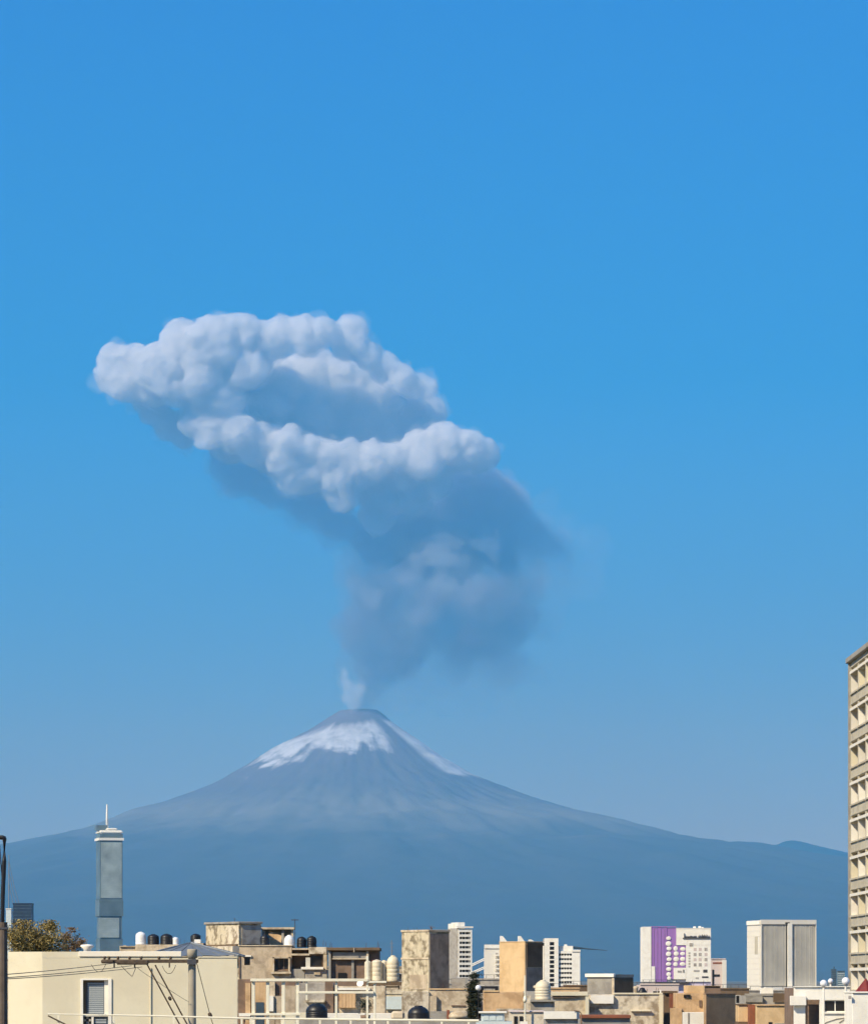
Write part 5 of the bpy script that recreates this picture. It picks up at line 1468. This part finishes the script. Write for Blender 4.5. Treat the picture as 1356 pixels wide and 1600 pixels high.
# ---- low roofs seen through the frame
t = Thing('courtyard_house', 'brown walled courtyard house seen through the white frame', 'house', 373, 250)
t.pbox('wall', 372, 470, 1530, None, 0, 4, 'brown', bv=0.02)
for a, b, m_, q in ((384, 392, 'tan', 1536), (398, 416, 'tan', 1535), (421, 430, 'sand', 1534), (431, 441, 'beige', 1556), (446, 462, 'beige', 1540)):
    t.pbox('pier', a, b, q, None, -0.3, -0.004, m_)
t.pbox('door', 400, 413, 1566, None, -0.34, -0.304, 'blueglass')
t.pbox('white_step', 420, 428, 1556, 1580, -0.5, -0.31, 'white')
t.pbox('ledge', 374, 392, 1583, 1588, -0.5, -0.31, 'white')
t = Thing('step_house', 'grey beige stepped house wall behind the right half of the frame', 'house', 470, 240)
t.pbox('wall', 468, 520, 1536, None, 0, 4, 'grey', bv=0.02)
t.pbox('dark_panel', 508, 521, 1533, None, -0.15, -0.004, 'brown')
t.pbox('upper_ledge', 478, 508, 1562, 1566, -0.5, -0.004, 'mottled')
t.pbox('right_wall', 521.5, 602, 1541, None, 0.2, 4, 'sand', bv=0.02)
t.pbox('timber_hatch', 530, 556, 1552, 1575, -0.1, 0.19, 'tan')
for k in range(5): t.pbox('hatch_board', 530.6 + 5 * k, 535 + 5 * k, 1552.6, 1574.4, -0.13, -0.102, 'tan')
t.pbox('hatch_lintel', 528, 578, 1543, 1547, -0.2, 0.19, 'white')
t.pbox('pale_ledge', 508, 612, 1583, None, -1.0, -0.2, 'white', bv=0.02)
t.pbox('pale_ledge', 440, 480, 1582, None, -1.0, -0.2, 'cream', bv=0.02)
rnd = random.Random(5)
t = Thing('potted_shrub', 'dark green shrub beside the tall white frame post', 'plant', 571, 210)
t.add('pot', mesh_lathe('pot', [(0.2, 0), (0.28, t.z(1590)), (0.3, t.z(1586)), (0.22, t.z(1586))], 14), 'brown')
vs, fs = [], []
for i in range(900):
    pos = Vector((rnd.gauss(0, 0.22), rnd.gauss(0, 0.2), t.z(1570) + rnd.gauss(0, 0.22)))
    u = Vector((rnd.gauss(0, 1), rnd.gauss(0, 1), rnd.gauss(0, 1))).normalized(); w_ = u.orthogonal().normalized()
    k = len(vs); vs += [pos - u * .05, pos + w_ * .022, pos + u * .05, pos - w_ * .022]; fs.append((k, k + 1, k + 2, k + 3))
me = bpy.data.meshes.new('crown'); me.from_pydata([tuple(v) for v in vs], [], fs)
t.add('crown', me, leaf_mat('shrub_leaf', [(0.02, 0.03, 0.01), (0.05, 0.06, 0.025), (0.03, 0.04, 0.02)]))
t.add('stem', mesh_tube('stem', [(0, 0, t.z(1586)), (0.02, 0, t.z(1570))], 0.025, seg=6), 'wood')
t = Thing('lower_roof_house', 'low white ledged roof carrying two black tanks behind the railing', 'house', 470, 205)
t.pbox('wall', 462, 745, 1593.5, None, -0.6, 2.5, 'concrete'); 
t.pbox('sand_dome', 611, 632, 1580, 1593.4, 0.2, 1.0, 'sand', bv=0.12)
tank('water_tank', 'big black tank directly behind the railing before the grey stepped house', 495, 1593.4, 34, 26, 205.2, 'black', dome=0.5)
tank('water_tank', 'big purplish black tank below the plaster house', 654, 1593.4, 34, 22, 205.2, 'black', dome=0.6)
t = Thing('white_skylight', 'pale greenish white skylight box beside the cypress foot', 'skylight', 745, 195)
t.pbox('base', 744, 800, 1596, None, 0, 2, 'ltblue')
t.pbox('frame', 752, 788, 1583.5, 1595.9, 0.1, 1.2, 'ltblue', bv=0.02)
t.pbox('cap', 748, 792, 1580.5, 1583.4, -0.05, 1.4, 'white', bv=0.02)
for k in range(3): t.pbox('pane', 755 + 11 * k, 763.5 + 11 * k, 1586, 1594, 0.07, 0.098, 'ltblue')
t = Thing('porch_house', 'small mottled house with two dark arched openings at the bottom', 'house', 800, 200)
t.pbox('wall', 797, 850, 1582, None, 0.4, 4, 'mottled', bv=0.02)
for p in (803, 811.5): 
    t.pbox('window', p, p + 5.5, 1588, 1600, 0.36, 0.398, 'glass')
t.pbox('roof_edge', 796, 851, 1579.5, 1581.9, 0.3, 4, 'pinkish', bv=0.02)

# ---- rusty starter bars and vent pipes left standing on the flat roofs
def roof_bars(owner, spots, d, q):
    for (p, hpx) in spots:
        b0 = PX(p, q, d); lo = owner.matrix_world.inverted() @ b0
        hh = hpx * d / F
        o = link('starter_bar', mesh_tube('starter_bar', [lo, lo + Vector((0.02, 0, hh * 0.6)), lo + Vector((0.05, 0, hh))], 0.018, 0.014, 5), M['rustbar'], owner)
bpy.context.view_layer.update()
M['rustbar'] = plain_mat('rusty_bar', (0.09, 0.05, 0.03), 0.8, 0, 0.3)
for nm, spots, d, q in (('brown_block', ((516, 9), (518.5, 7), (572, 8), (590, 10), (592, 6)), 320, 1480.5), ('plaster_house', ((690, 8), (693, 6), (731, 9)), 285, 1544.6), ('mottled_house', ((1010, 6), (1024, 8), (1027, 7)), 240.3, 1551.3), ('beige_house', ((377, 8), (380, 6), (505, 9), (509, 7)), 328, 1478), ('tank_house', ((282, 9), (288, 7)), 352, 1476), ('tan_gable_house', ((1080, 8), (1083, 6), (1098, 8)), 239, 1540)):
    roof_bars(bpy.data.objects[nm], spots, d, q)
